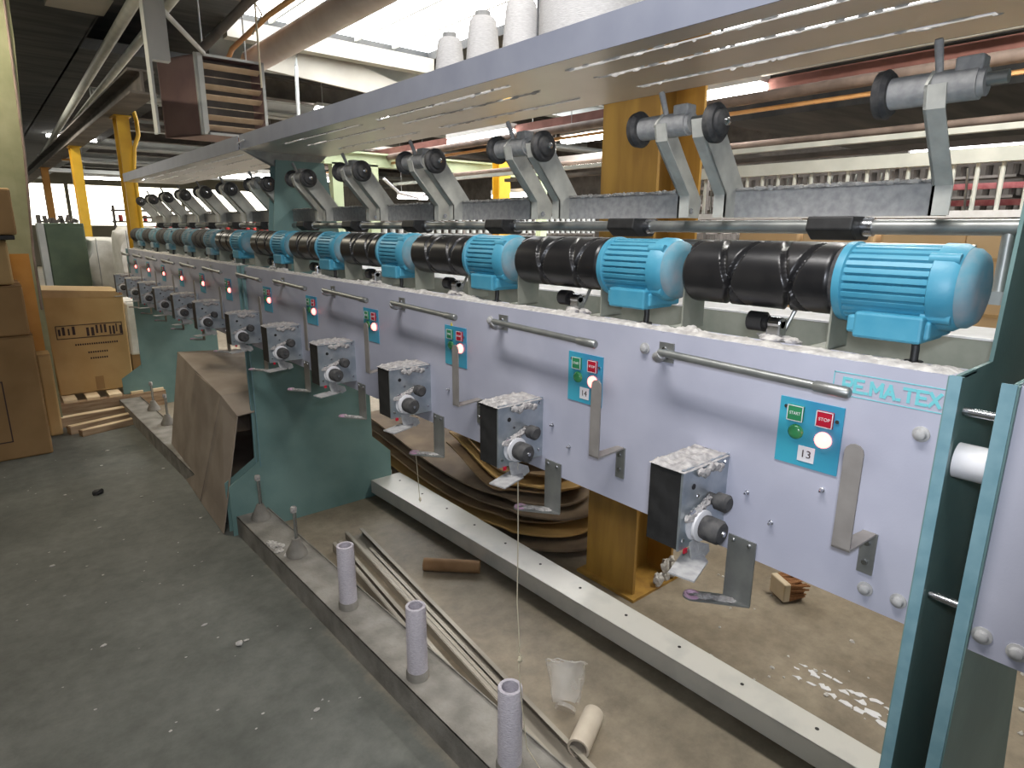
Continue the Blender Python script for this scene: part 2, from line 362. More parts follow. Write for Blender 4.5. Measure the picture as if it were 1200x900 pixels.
for ch in 'RE.MA.TEX':
    for st in GL[ch]:
        for (ax, az), (bx, bz) in zip(st, st[1:]):
            p = Vector((0, cur - ax * H_, zb0 + az * H_)); q = Vector((0, cur - bx * H_, zb0 + bz * H_)); dd = (q - p).normalized(); nn = Vector((0, -dd.z, dd.y)) * .0021; p = p - dd * .0018; q = q + dd * .0018
            sk += 1; lb.solid([Vector((XP - .0006 - .00006 * (sk % 7), 0, 0)) + v for v in (p + nn, q + nn, q - nn, p - nn)], (.0005, 0, 0))
    cur -= {'M': .8, '.': .16, 'E': .62, 'X': .68, 'T': .72, 'A': .72, 'R': .66}[ch] * H_ + .0042
lb.build('lettering', 'cyan', fp)
# warning sticker
b = MB(); b.prism([(1.415, 1.195), (1.352, 1.192), (1.383, 1.255)], XP - .001, XP, axis='x'); st_ = b.build('warning_sticker', 'yellowsticker', fp)
b = MB(); b.prism([(1.387, 1.222), (1.379, 1.222), (1.383, 1.24)], XP - .0016, XP - .001, axis='x'); b.box(XP - .0016, XP - .001, 1.378, 1.388, 1.202, 1.208); b.build('exclamation_mark', 'ink', st_)
far_bay, fp2 = bay(C0, C1, False, 'far bay of the winding machine beyond the leaning carton and teal end plate')
# next bay towards the camera, only a corner in the picture
nb = thing('machine_frame', (0, 0, 0), 'next bay of the winding machine, only its panel corner showing beside the narrow teal post', 'machine frame', 'bays of the winding machine')
b = MB(); b.box(XP, XP + .003, -1.6, .172, ZB, ZT); b.box(XP, XP + .065, -1.6, .172, ZT, ZT + .003); fp3 = b.build('front_panel', 'panel', nb)
for y, z in ((.158, .98), (.12, .976), (.115, 1.232)): bolt(XP, y, z, fp3, r=.012)
b = MB(); b.prism([(.777, 0), (.777, .26), (.93, .36), (.944, ZB), (.944, ZT + .006), (1.085, ZT + .006), (1.10, 1.49), (1.135, 1.80), (1.37, 1.80), (1.425, 1.49), (1.47, 1.30), (1.40, .70), (1.53, .37), (1.66, .0)], .172, .177)
b.box(.938, .948, .170, .184, .33, ZT + .004); ep = b.build('end_plate', 'teal', nb)
MB().box(.9355, .938, .172, .188, .33, ZT + .006).build('edge_strip', 'teal_edge', ep)
for z in (1.20,):
    b = MB(); b.cyl((.975, .184, z), (.975, .228, z), .024, n=24); tag(b.build('spacer', 'whiteplastic', nb, smooth=True), 'white cylindrical spacer between the two end plates')
for z in (1.27, 1.0):
    MB().cyl((.965, .184, z), (.965, .228, z), .006, n=10).build('bolt', 'bright', nb, smooth=True)

# ------------------------------------------------------------------ yarn tray (creel) above
def tray(y0, y1, slots, label):
    t = thing('overhead_tray', (0, 0, 0), label, 'tray', 'overhead trays of the winding machine')
    Z = 1.835; X0, X1 = .99, 1.405
    rows = [(1.050, 1.066), (1.148, 1.164), (1.290, 1.306)]
    xs = [X0] + [v for r in rows for v in r] + [X1]
    ys = [y0]
    for a, c in slots: ys += [a, c]
    ys += [y1]
    b = MB()
    for i in range(len(xs) - 1):
        for j in range(len(ys) - 1):
            if i % 2 == 1 and j % 2 == 1: continue
            b.box(xs[i], xs[i + 1], ys[j], ys[j + 1], Z, Z + .003)
    bmesh.ops.remove_doubles(b.bm, verts=b.bm.verts, dist=1e-5)
    b.build('slotted_plate', 'creel', t)
    MB().box(X0 - .003, X0, y0, y1, Z, Z + .062).build('front_lip', 'creel_lip', t)
    MB().box(X1, X1 + .003, y0, y1, Z, Z + .05).build('back_lip', 'creel_lip', t)
    lb = MB(); rnd = random.Random(int(y0 * 10) + 9)
    for a, c in slots:
        for r in rows:
            y = a
            while y < c:
                lb.blob((r[rnd.random() > .5] + rnd.uniform(-.002, .002), y, Z - .0005), (rnd.uniform(.001, .003), rnd.uniform(.006, .02), rnd.uniform(.001, .004)), seed=y * 9, amp=.5, sub=1); y += rnd.uniform(.015, .05)
    tag(lb.build('lint', 'lint', t), kind='stuff')
    return t
tray(-1.4, 3.10, [(-1.2, -.5), (-.42, .27), (.36, 1.08), (1.28, 1.95), (2.08, 2.75)], 'near slotted steel yarn tray over the winding heads, cones standing on it')
tray(3.125, 6.0, [(3.28, 3.95), (4.15, 4.85), (5.0, 5.7)], 'far slotted steel yarn tray beyond the teal support arm, empty')
MB().tube([(.985, 3.03, 1.87), (.975, 3.09, 1.86), (1.0, 3.12, 1.835), (1.02, 3.10, 1.84)], .003, 6).build('tray_wire', 'whiteplastic', kids(far_bay)[0]).name = 'wire_tie'

def cone(x, y, h, r0, r1, label, m='white'):
    t = thing('yarn_cone', (x, y, 1.838), label, 'yarn cone', 'yarn cones on the overhead tray')
    b = MB(); b.lathe((0, 0, 0), (0, 0, 1), [(0, r0 * .9), (.01, r0), (h * .8, r1 * 1.12), (h * .93, r1), (h * .97, r1 * .8), (h * .97, r1 * .5)], 28)
    b.build('yarn', m, t, smooth=True)
    MB().lathe((0, 0, h * .95), (0, 0, 1), [(0, r1 * .62), (.018, r1 * .58), (.018, r1 * .45)], 20).build('cone_core', 'dustysteel', t)
cone(1.15, 1.665, .20, .052, .034, 'white yarn cone on the tray, farthest of the tall cones')
cone(1.30, 1.79, .17, .045, .03, 'small grey white yarn cone half hidden between two taller cones')
cone(1.15, 1.505, .22, .056, .036, 'white yarn cone on the tray, middle of the three tall cones')
cone(1.15, 1.345, .225, .058, .037, 'grey white yarn cone on the tray beside the big package')
t = thing('yarn_package', (1.21, 1.16, 1.838), 'very large pale yarn package standing at the tray, cut off by the picture top', 'yarn package')
MB().lathe((0, 0, 0), (0, 0, 1), [(0, .118), (.01, .125), (.27, .122), (.28, .11)], 40).build('yarn', 'white', t, smooth=True)
MB().lathe((0, 0, .28), (0, 0, 1), [(0, .04), (.02, .038)], 20).build('core', 'kraft', t, smooth=True)
MB().cyl((1.165, 1.295, 1.838), (1.165, 1.295, 2.3), .006).build('thread_post', 'bright')
tag(bpy.data.objects['thread_post'], 'thin bright upright rod on the tray between cone and big package', 'rod')

# ------------------------------------------------------------------ one winding head: prototypes in local coordinates (origin on y = L)
def P_motor():
    t = thing('electric_motor', (0, L0, 0), '', 'motor')
    X, Z = 1.035, 1.423; b = MB(); n = 64; prof = []
    # finned body: radial fins by alternating radius
    rings = []
    for yy in (.022, -.095):
        ring = []
        for k in range(150):
            a = 2 * PI * k / 150; side = abs(math.cos(a)) > .35 or math.sin(a) > .6
            r = .0575 if (k % 5) < 4 else .051
            ring.append(b.bm.verts.new((X + r * math.cos(a), yy, Z + r * math.sin(a))))
        rings.append(ring)
    for k in range(150): b.bm.faces.new((rings[0][k], rings[0][(k + 1) % 150], rings[1][(k + 1) % 150], rings[1][k]))
    b.bm.faces.new(rings[0]); b.bm.faces.new(rings[1][::-1])
    b.build('housing', 'motor', t)
    MB().lathe((X, .034, Z), (0, -1, 0), [(0, .052), (.003, .060), (.014, .0605), (.018, .055)], 40).build('flange', 'motor', t, smooth=True)
    b = MB(); b.lathe((X, -.092, Z), (0, -1, 0), [(0, .055), (.003, .0605), (.026, .060), (.034, .055)], 40)
    for k in range(4):
        a = PI / 4 + k * PI / 2; b.cyl((X + .056 * math.cos(a), -.088, Z + .056 * math.sin(a)), (X + .056 * math.cos(a), -.124, Z + .056 * math.sin(a)), .008, n=10)
    b.build('end_shield', 'motor', t, smooth=True)
    b = MB(); b.lathe((X, -.122, Z), (0, -1, 0), [(0, .055), (.012, .054), (.020, .047), (.023, .036), (.023, 0.004)], 40)
    tag(b.build('fan_cover', 'motordust', t, smooth=True), 'fan cover furred with grey dust')
    b = MB(); b.box(X - .062, X + .03, -.098, -.008, 1.347, 1.385); b.box(X - .05, X + .045, -.104, .006, 1.352, 1.378)
    b.build('terminal_box', 'motor', t, bevel=.004)
    b = MB(); b.tube([(X - .035, -.085, 1.352), (X - .035, -.086, 1.335), (X - .038, -.087, ZT + .003)], .0055, 10); b.cyl((X - .038, -.087, ZT + .002), (X - .038, -.087, ZT + .007), .012, n=14)
    b.build('cable', 'black', t, smooth=True)
    return t
def P_drum():
    t = thing('grooved_drum', (0, L0, 0), '', 'winding drum')
    X, Z, R, A, B = 1.035, 1.425, .0555, .040, .300
    b = MB(); NY, NA = 110, 96; rings = []
    for j in range(NY + 1):
        y = A + (B - A) * j / NY; ring = []
        for k in range(NA):
            a = 2 * PI * k / NA; u = (y - A) / (B - A); r = R
            # crossing helical grooves, a few turns each way
            for sg, ph in ((1, 0), (-1, 1.1)):
                d = (u * 2.4 * sg - a / (2 * PI) + ph) % 1.0; d = min(d, 1 - d) / 2.4 * (B - A)
                w = .0055
                if d < w: r -= .0085 * (1 - (d / w) ** 2)
            e = min(y - A, B - y)
            if e < .004: r -= (.004 - e) * .7
            ring.append(b.bm.verts.new((X + r * math.cos(a), y, Z + r * math.sin(a))))
        rings.append(ring)
    for p, q in zip(rings, rings[1:]):
        for k in range(NA): b.bm.faces.new((p[k], p[(k + 1) % NA], q[(k + 1) % NA], q[k]))
    b.bm.faces.new(rings[0]); b.bm.faces.new(rings[-1][::-1])
    b.build('grooved_shell', 'drum', t, smooth=True)
    b = MB(); b.cyl((X, .034, Z), (X, .042, Z), .052, n=32); tag(b.build('end_rim', 'rubber', t), 'dull grey end rim')
    for y in (.0335, .303):
        b = MB(); b.prism([(.998, ZT + .003), (1.065, ZT + .003), (1.065, 1.44), (.998, 1.44)], y, y + .003); b.box(.995, 1.06, y, y + .03, ZT + .003, ZT + .006)
        b.build('bearing_bracket', 'greyplate', t)
    return t
def P_traverse():
    t = thing('thread_guide', (0, L0, 0), '', 'thread guide')
    b = MB(); b.cyl((1.03, .185, 1.345), (1.03, .157, 1.345), .017, n=24); b.cyl((1.03, .157, 1.345), (1.03, .150, 1.345), .012, n=20)
    b.build('guide_roller', 'black', t, smooth=True)
    b = MB(); b.box(1.02, 1.045, .125, .150, ZT + .003, 1.352); b.cyl((1.03, .150, 1.345), (1.03, .125, 1.345), .011, n=16); b.build('holder', 'bright', t, bevel=.003)
    b = MB(); b.tube([(1.045, .13, 1.33), (1.055, .118, 1.37), (1.065, .112, 1.41)], .0035); b.build('guide_arm', 'steel', t)
    b = MB()
    for i in range(5): b.blob((1.02 + .012 * math.sin(i * 2), .10 + .014 * i, ZT + .006), (.012, .014, .006), seed=i, amp=.5)
    tag(b.build('lint', 'lint', t), kind='stuff')
    return t
def P_cradle():
    t = thing('package_cradle', (0, L0, 0), '', 'package cradle')
    b = MB(); b.box(1.198, 1.202, -.02, .342, 1.523, 1.577); b.box(1.198, 1.235, -.02, .342, 1.573, 1.577)
    b.build('crossbar', 'dustysteel', t)
    lb = MB(); rnd = random.Random(3); y = -.01
    while y < .335: lb.blob((1.200 + rnd.uniform(-.002, .003), y, 1.578), (.006, rnd.uniform(.006, .014), rnd.uniform(.002, .005)), seed=y * 50, amp=.6); y += rnd.uniform(.007, .013)
    tag(lb.build('lint', 'lint', t), 'pale lint lying along the crossbar', kind='stuff')
    def arm(y, s):
        out = [(1.165, 1.523), (1.238, 1.523), (1.245, 1.56), (1.172, 1.650), (1.128, 1.706), (1.092, 1.722), (1.070, 1.700), (1.078, 1.668), (1.118, 1.622), (1.165, 1.568)]
        b = MB(); b.prism(out, y, y + .004 * s)
        for p, q in zip(out[6:] + out[:1], out[7:] + out[:1]):   # folded edge facing the aisle
            if p == q: continue
            b.solid([(p[0], y, p[1]), (q[0], y, q[1]), (q[0] + .003, y, q[1]), (p[0] + .003, y, p[1])], (0, .028 * s, 0))
        return b
    a1 = arm(.338, 1).build('arm', 'arm', t); a2 = arm(-.022, -1).build('arm', 'arm', t)
    for a, y in ((a1, .336), (a2, -.024)):
        MB().cyl((1.205, y + (.0 if a is a1 else -.004), 1.537), (1.205, y - .006, 1.537), .007, n=6).build('bolt', 'bright', a)
    # disc on the far arm, facing the near one
    b = MB(); b.lathe((1.095, .340, 1.692), (0, -1, 0), [(0, .026), (.004, .035), (.016, .036), (.022, .030), (.022, .024), (.028, .022), (.034, .012)], 36)
    b.build('tube_disc', 'rubber', t, smooth=True)
    MB().lathe((1.095, .306, 1.692), (0, -1, 0), [(0, .008), (.004, .007), (.006, .003)], 14).build('disc_screw', 'bright', t, smooth=True)
    # spring cylinder with disc on the near arm
    b = MB(); b.lathe((1.105, .052, 1.700), (0, -1, 0), [(0, .022), (.002, .034), (.014, .036), (.020, .030), (.020, .020)], 36)
    b.build('tube_disc', 'rubber', t, smooth=True)
    b = MB(); b.cyl((1.105, .034, 1.700), (1.105, -.080, 1.700), .0225, n=32); b.cyl((1.105, -.080, 1.700), (1.105, -.088, 1.700), .019, n=24)
    cy = b.build('spring_cylinder', 'dustysteel', t, smooth=True)
    MB().cyl((1.105, -.088, 1.703), (1.105, -.112, 1.703), .009, n=16).build('plunger_knob', 'steel', cy, smooth=True)
    b = MB(); b.box(1.09, 1.12, -.084, -.050, 1.715, 1.735); b.build('guide_block', 'dustysteel', cy, bevel=.003)
    b = MB(); b.lathe((1.10, -.030, 1.715), (-.35, .02, .75), [(0, .005), (.045, .006), (.05, .005)], 14); b.build('release_handle', 'dustysteel', t, smooth=True)
    # black pivot bracket onto the shaft
    b = MB(); b.prism([(1.155, 1.523), (1.24, 1.523), (1.245, 1.505), (1.225, 1.482), (1.175, 1.482), (1.15, 1.50)], .085, .165)
    b.build('pivot_bracket', 'black', t, bevel=.003)
    MB().cyl((1.2, .085, 1.505), (1.2, .068, 1.505), .016, n=18).build('collar', 'bright', t, smooth=True)
    return t
def P_control():
    t = thing('control_plate', (0, L0, 0), '', 'control plate')
    x = XP - .002
    MB().box(x, XP, -.0255, .0725, 1.139, 1.2455).build('backing_plate', 'ctrl', t)
    for yy, m, w in ((.0455, 'btngreen', 'START'), (.0005, 'btnred', 'STOP')):
        b = MB(); b.box(x - .005, x, yy - .0125, yy + .0125, 1.2105, 1.2355); bt = b.build('start_button' if m == 'btngreen' else 'stop_button', m, t, bevel=.0008)
        b = MB()
        for a in ((-.0125, -.0112, -.0125, .0125), (.0112, .0125, -.0125, .0125), (-.0125, .0125, -.0125, -.0112), (-.0125, .0125, .0112, .0125)):
            b.box(x - .0055, x - .005, yy + a[0], yy + a[1], 1.223 + a[2], 1.223 + a[3])
        b.build('button_border', 'whiteplastic', bt)
        text_mesh(w, .007, 'button_text', 'whiteplastic', bt, (x - .0052, yy, 1.223), (0, -1, 0), (0, 0, 1), depth=.0002, width=.017)
    MB().lathe((x, .043, 1.193), (-1, 0, 0), [(0, .012), (.003, .0115), (.006, .008), (.007, .003)], 24).build('green_lamp', 'lampgreen', t, smooth=True)
    MB().lathe((x, 0, 1.190), (-1, 0, 0), [(0, .0125), (.004, .012), (.008, .008), (.009, .003)], 24).build('red_lamp', 'lampred', t, smooth=True)
    for yy, z in ((.062, 1.231), (-.017, 1.223)): MB().cyl((x, yy, z), (x - .002, yy, z), .003, n=8).build('screw', 'bright', t)
    return t
def P_rod():
    t = thing('lift_rod', (0, L0, 0), '', 'rod')
    b = MB(); b.box(XP - .003, XP, .280, .312, 1.262, 1.298); b.build('mounting_plate', 'steel', t)
    MB().lathe((XP - .003, .300, 1.286), (-1, 0, 0), [(0, .005), (.003, .004)], 10).build('screw', 'bright', t)
    b = MB(); b.tube([(.944, .300, 1.274), (.925, .300, 1.272), (.912, .292, 1.277), (.902, .274, 1.286)], .009, 10); b.build('elbow', 'dustysteel', t, smooth=True)
    b = MB(); b.cyl((.902, .28, 1.288), (.900, -.005, 1.2815), .0068, n=16); b.build('bar', 'steel', t, smooth=True)
    b = MB(); b.lathe((.900, .004, 1.2817), (-.002, -.05, -.001), [(0, .0068), (.002, .0082), (.048, .0085), (.051, .006)], 18); tag(b.build('sleeve', 'steel', t, smooth=True), 'shiny end sleeve')
    return t
def P_lever():
    t = thing('stop_lever', (0, L0, 0), '', 'lever')
    yc = -.070; pts = []
    w = .0125; zb, zt = 1.060, 1.205
    pts = [(yc - w, zb), (yc + w, zb), (yc + w, zt)] + [(yc + w * math.cos(a), zt + w * math.sin(a)) for a in (PI / 6, PI / 3, PI / 2, 2 * PI / 3, 5 * PI / 6)] + [(yc - w, zt)]
    b = MB(); b.prism(pts, .878, .881, axis='x'); b.build('flat_bar', 'lever', t)
    b = MB(); b.solid([(.878, yc - w, zb), (.878, yc + w, zb), (XP - .003, yc - .004, zb + .008), (XP - .003, yc - .022, zb + .008)], (0, 0, .003)); b.build('foot', 'lever', t)
    b = MB(); b.box(XP - .003, XP, yc - .024, yc - .002, 1.004, 1.070); b.build('mounting_plate', 'steel', t)
    for z in (1.053, 1.022): MB().lathe((XP - .003, yc - .012, z), (-1, 0, 0), [(0, .005), (.003, .004)], 10).build('screw', 'bright', t)
    return t
def P_tension():
    t = thing('yarn_tensioner', (0, L0, 0), '', 'yarn tensioner')
    MB().box(.815, XP, .157, .218, .985, 1.122).build('housing', 'black', t)
    b = MB(); b.box(.815, XP, .153, .157, .983, 1.125); b.build('face_plate', 'zinc', t)
    MB().cyl((.846, .1535, 1.090), (.846, .152, 1.090), .005, n=12).build('eyelet', 'black', t)
    for x, z in ((.936, 1.113), (.936, 1.0), (.826, 1.0), (.86, 1.07)): MB().lathe((x, .153, z), (0, -1, 0), [(0, .004), (.002, .003)], 8).build('screw', 'bright', t)
    b = MB(); b.lathe((.858, .153, 1.022), (0, -1, 0), [(0, .027), (.003, .029), (.006, .018), (.009, .018), (.011, .027), (.016, .027), (.018, .02)], 32); b.build('tension_disc', 'whiteplastic', t, smooth=True)
    b = MB(); b.lathe((.858, .134, 1.022), (0, -1, 0), [(0, .020), (.006, .021), (.028, .0205), (.033, .017), (.034, .005)], 28); b.build('tension_knob', 'rubber', t, smooth=True)
    MB().lathe((.858, .1, 1.022), (0, -1, 0), [(0, .005), (.003, .004)], 10).build('knob_screw', 'bright', t)
    b = MB(); b.lathe((.893, .153, 1.058), (0, -1, 0), [(0, .010), (.016, .010), (.017, .015), (.036, .0155), (.040, .011)], 24); b.build('upper_knob', 'rubber', t, smooth=True)
    b = MB(); b.cyl((.893, .148, 1.058), (.83, .146, 1.046), .0035, n=10); b.build('cross_pin', 'bright', t, smooth=True)
    b = MB(); b.solid([(.845, .152, .99), (.872, .152, .99), (.872, .148, .952), (.852, .148, .952)], (0, .0025, 0)); b.solid([(.788, .150, .955), (.796, .106, .955), (.868, .128, .955), (.892, .160, .955), (.872, .178, .955)], (0, 0, .003)); b.solid([(.868, .149, .985), (.900, .149, .97), (.905, .149, .955), (.89, .149, .948), (.872, .149, .955)], (0, .0025, 0)); tag(b.build('scissor_blade', 'dustysteel', t), 'thin flat blade below the knobs')
    MB().box(.828, .836, .149, .152, .976, .984).build('red_mark', 'btnred', t)
    b = MB(); rnd = random.Random(5)
    b.mat(.812, .946, .150, .221, 1.1245, .011, seed=3, droop=.003)
    for i in range(5): b.blob((.86 + i * .014, .150, 1.112 - .004 * math.sin(i * 2)), (.010, .006, .008), seed=i + 50, amp=.6)
    for i in range(6): b.blob((.832 + i * .011, .146, 1.040 + i * .004), (.011, .006, .007), seed=i + 80, amp=.6)
    tag(b.build('lint', 'lintgrey', t, smooth=True), 'grey lint caked on top and around the knobs', kind='stuff')
    return t
def P_guide():
    t = thing('yarn_guide', (0, L0, 0), '', 'yarn guide')
    x = XP - .004
    b = MB(); b.solid([(x, .086, .860), (x, .138, .860), (x, .138, .981), (x, .086, .981)], (.0025, 0, 0)); b.build('hanger_plate', 'steel', t)
    for y in (.098, .128): MB().lathe((x, y, .972), (-1, 0, 0), [(0, .004), (.003, .003)], 8).build('screw', 'bright', t)
    # horizontal tongue with rounded end
    c = Vector((.897, .172)); d = (c - Vector((x, .112))).normalized(); n = Vector((-d.y, d.x)); w = .016
    pts = [(x, .086), (x, .138)] + []
    end = [(c + (n * math.cos(a) + d * math.sin(a)) * w) for a in [PI * k / 8 for k in range(9)]]
    if (end[0] - Vector((x, .138))).length > (end[-1] - Vector((x, .138))).length: end = end[::-1]
    pts += [(p.x, p.y) for p in end]
    b = MB(); b.prism(pts, .858, .861, axis='z'); b.build('tongue', 'steel', t)
    b = MB(); 
    b.lathe((c.x, c.y, .859), (0, 0, 1), [(0, .015), (.005, .014), (.006, .010), (.003, .006), (.0, .005)], 24); b.build('ceramic_eye', 'pink', t, smooth=True)
    b = MB(); rnd = random.Random(2)
    for i in range(5): b.blob((x - .008 - i * .008, .118 + i * .011, .862), (.010, .009, .003), seed=i, amp=.6)
    tag(b.build('lint', 'lintgrey', t), kind='stuff')
    return t

kinds = [
 (P_motor, 'blue finned motor', 'driving a black drum', 'blue motors along the winding machine'),
 (P_drum, 'black grooved winding drum', 'between two brackets', 'black winding drums along the machine'),
 (P_traverse, 'small black roller guide', 'under its winding drum', 'roller guides under the drums'),
 (P_cradle, 'grey two-armed package cradle', 'raised and empty', 'package cradles above the drums'),
 (P_control, 'blue control plate', 'with lit red lamp', 'control plates on the panel'),
 (P_rod, 'grey lift rod', 'slanting along the panel top', 'lift rods on the panel'),
 (P_lever, 'flat upright stop lever', 'standing off the panel', 'stop levers on the panel'),
 (P_tension, 'boxy yarn tensioner', 'with two black knobs', 'yarn tensioners on the panel'),
 (P_guide, 'L-shaped yarn guide tongue', 'with pink ceramic eye', 'yarn guides under the panel'),
]
heads = {}
for fn, look, extra, grp in kinds:
    proto = fn()
    for n in range(12):
        o = proto if n == 0 else copy_tree(proto)
        if n: o.location = (0, LS[n], 0)
        if n == 0: lab = f'{look} {extra}, first and nearest of the long row'
        elif n == 11: lab = f'{look} {extra}, twelfth and farthest of the row'
        else: lab = f'{look} {extra}, {ORD[n]} in the row from the near end'
        if n == 6: lab = f'{look} {extra}, seventh, first beyond the teal end plate'
        tag(o, lab, None, grp)
        heads[(o['category'], n)] = o
        if n >= 7 and fn in (P_motor, P_drum):     # the far heads are furred grey with dust
            for c in o.children:
                mt = c.material_slots[0].material.name
                new = {'blue_motor_paint': 'motordust', 'black_bakelite': 'rubber'}.get(mt)
                if new: c.material_slots[0].link = 'OBJECT'; c.material_slots[0].material = M[new]
for n, num in ((0, '13'), (1, '14')):
    c = heads[('control plate', n)]
    b = MB(); b.box(XP - .0032, XP - .002, .010, .036, 1.148, 1.173); nl = b.build('number_label', 'whiteplastic', c, bevel=.0004)
    text_mesh(num, .017, 'number', 'ink', nl, (XP - .0036, .023, 1.1605), (0, -1, 0), (0, 0, 1), depth=.0002, width=.013)
# the nearest cradle's swing is slightly different from its neighbours in the photo: leave equal

# lint banks lying on the front flange of both bays
for y0, y1, par in ((B0 + .01, B1 - .02, near_bay), (C0 + .02, C1 - .02, far_bay)):
    b = MB(); rnd = random.Random(int(y0 * 10)); y = y0
    b.mat(XP + .001, XP + .050, y0, y1, ZT + .003, .007, seed=y0, step=.006, droop=.001)
    while y < y1:
        b.mat(XP + .004 + rnd.uniform(0, .02), XP + .04 + rnd.uniform(0, .02), y, y + rnd.uniform(.04, .10), ZT + .004, rnd.uniform(.008, .018), seed=y * 3, step=.005, droop=.001); y += rnd.uniform(.12, .45)
    tag(b.build('deck_lint', 'lint', par, smooth=True), 'pale lint drifted along the panel top', kind='stuff')

# ------------------------------------------------------------------ bobbin tubes and pegs on the front rail
def peg(y, label, tube):
    x = .888
    if tube:
        t = thing('bobbin_tube', (x, y, .10), label, 'bobbin tube', 'tubes standing on the front rail')
        MB().lathe((0, 0, 0), (0, 0, 1), [(0, .037), (.02, .037), (.028, .034), (.028, .03)], 32).build('base_ring', 'raildust', t, smooth=True)
        MB().lathe((0, 0, .02), (0, 0, 1), [(0, .033), (.232, .032), (.235, .031), (.235, .0225), (.05, .0225)], 40, caps=False).build('tube_wall', 'paper_tube', t, smooth=True)
        MB().cyl((0, 0, .0), (0, 0, .17), .007).build('spindle', 'dustysteel', t, smooth=True)
    else:
        t = thing('bobbin_peg', (x, y, .10), label, 'bobbin peg', 'empty pegs on the front rail')
        MB().lathe((0, 0, 0), (0, 0, 1), [(0, .046), (.012, .046), (.055, .024), (.075, .016)], 28).build('cone_base', 'raildust', t, smooth=True)
        MB().cyl((0, 0, .07), (0, 0, .205), .005, n=12).build('spindle', 'steel', t, smooth=True)
        MB().cyl((.009, 0, .07), (.009, 0, .205), .0025, n=8).build('spring', 'bright', t, smooth=True)
        MB().lathe((0, 0, .2), (0, 0, 1), [(0, .013), (.02, .014), (.026, .010)], 16).build('cap', 'lintgrey', t, smooth=True)
for y, lab, tb in ((1.06, 'pale lavender paper tube on the front rail, nearest and cut by the picture bottom', True),
                   (1.522, 'pale lavender paper tube on the front rail, middle of the three', True),
                   (2.018, 'pale lavender paper tube on the front rail, farthest of the three', True),
                   (2.527, 'empty dusty peg on the front rail, just beyond the farthest paper tube', False),
                   (2.985, 'empty dusty peg on the front rail, close to the big teal end plate', False),
                   (4.95, 'empty grey peg on the far rail, just beyond the leaning carton', False),
                   (5.42, 'empty grey peg on the far rail, nearest the pallet', False)): peg(y, lab, tb)
# lint clump on rail lip
b = MB(); rnd = random.Random(12)
for i in range(14): b.blob((.826 + rnd.uniform(0, .05), 2.62 + rnd.uniform(-.10, .10), .103), (.014, .016, .007), seed=i, amp=.6)
tag(b.build('lint_clump', 'lint'), 'pale clump of lint on the front rail lip beside the empty peg', 'lint', kind='stuff')

# loose rails lying beside the front rail
def loose(p0, p1, w, h, label, rough_end=0, z0=.0):
    p0 = Vector((*p0, z0)); p1 = Vector((*p1, z0)); d = (p1 - p0); Ln = d.length; d.normalize(); n = Vector((-d.y, d.x, 0))
    t = thing('loose_channel', (0, 0, 0), label, 'metal channel', 'loose channels on the floor by the front rail')
    b = MB()
    b.solid([p0 - n * w / 2, p0 + n * w / 2, p1 + n * w / 2, p1 - n * w / 2], (0, 0, .003))
    b.build('web', 'alu', t)
    for s in (-1, 1):
        a = p0 + n * s * w / 2; c = p1 + n * s * w / 2
        b = MB(); b.solid([a, c, c + Vector((0, 0, h)), a + Vector((0, 0, h))], n * .003 * s)
        b.solid([a + Vector((0, 0, h)), c + Vector((0, 0, h)), c + Vector((0, 0, h)) - n * s * .014, a + Vector((0, 0, h)) - n * s * .014], (0, 0, .002)); b.build('flange', 'alu', t)
loose((1.05, .70), (1.24, 2.70), .085, .032, 'long dusty metal channel on the floor, farther from the front rail')
loose((.965, 1.0), (1.115, 2.62), .040, .045, 'long dusty metal channel lying against the front rail')
loose((1.11, 1.35), (1.215, 2.5), .035, .02, 'short narrow channel lying inside the longer metal channel', z0=.004)

# hanging yarns
b = MB(); b.tube([(.87, LS[1] + .15, .985), (.877, LS[1] + .155, .80), (.88, LS[1] + .16, .62), (.885, LS[1] + .155, .50)] + [(.885 + .003 * math.sin(i), LS[1] + .155 + .003 * math.cos(i * 2), .48 - i * .01) for i in range(6)] + [(.89, LS[1] + .15, .33), (.9, LS[1] + .14, .20), (.93, LS[1] + .1, .12)], .0014, 6)
b.blob((.886, LS[1] + .155, .46), (.006, .006, .008), seed=3, amp=.5)
tag(b.build('hanging_yarn', 'cord'), 'long pale yarn with a knot hanging from the second tensioner', 'yarn')
b = MB(); b.tube([(.90, LS[2] + .17, .86), (.905, LS[2] + .17, .78), (.91, LS[2] + .172, .70)], .0008, 5); b.blob((.911, LS[2] + .172, .71), (.004, .004, .007), seed=1)
tag(b.build('hanging_yarn', 'cord'), 'short thin yarn end dangling below the third guide tongue', 'yarn')

# ------------------------------------------------------------------ room
b = MB(); b.box(-5, 12, -5, 30, -.1, 0); struct(b.build('floor', 'floor'))
b = MB(); b.box(-5, 12, 29.9, 30.1, 0, 1.5); b.box(-5, 12, 29.9, 30.1, 3.0, 4.6)
for x in (-5, -1, 3, 7, 11): b.box(x - .06, x + .06, 29.9, 30.1, 1.5, 3.0)
struct(b.build('wall_far', 'wall'))
for i, x in enumerate((-3, 1, 5, 9)):
    struct(MB().box(x - 1.94, x + 1.94, 30.0, 30.02, 1.5, 3.0).build(f'window_{i+1}', 'warmpane'))
b = MB(); b.box(11.9, 12.1, -5, 30, 0, 2.7); b.box(11.9, 12.1, -5, 2.2, 2.7, 4.6); b.box(11.9, 12.1, 4.2, 30, 2.7, 4.6); b.box(11.9, 12.1, 2.2, 4.2, 3.7, 4.6); struct(b.build('wall_right', 'darkbeam'))  # right wall darker than the others, gloom behind the racks put into its colour
struct(MB().box(12, 12.02, 2.2, 4.2, 2.7, 3.7).build('window_5', 'daypane'))
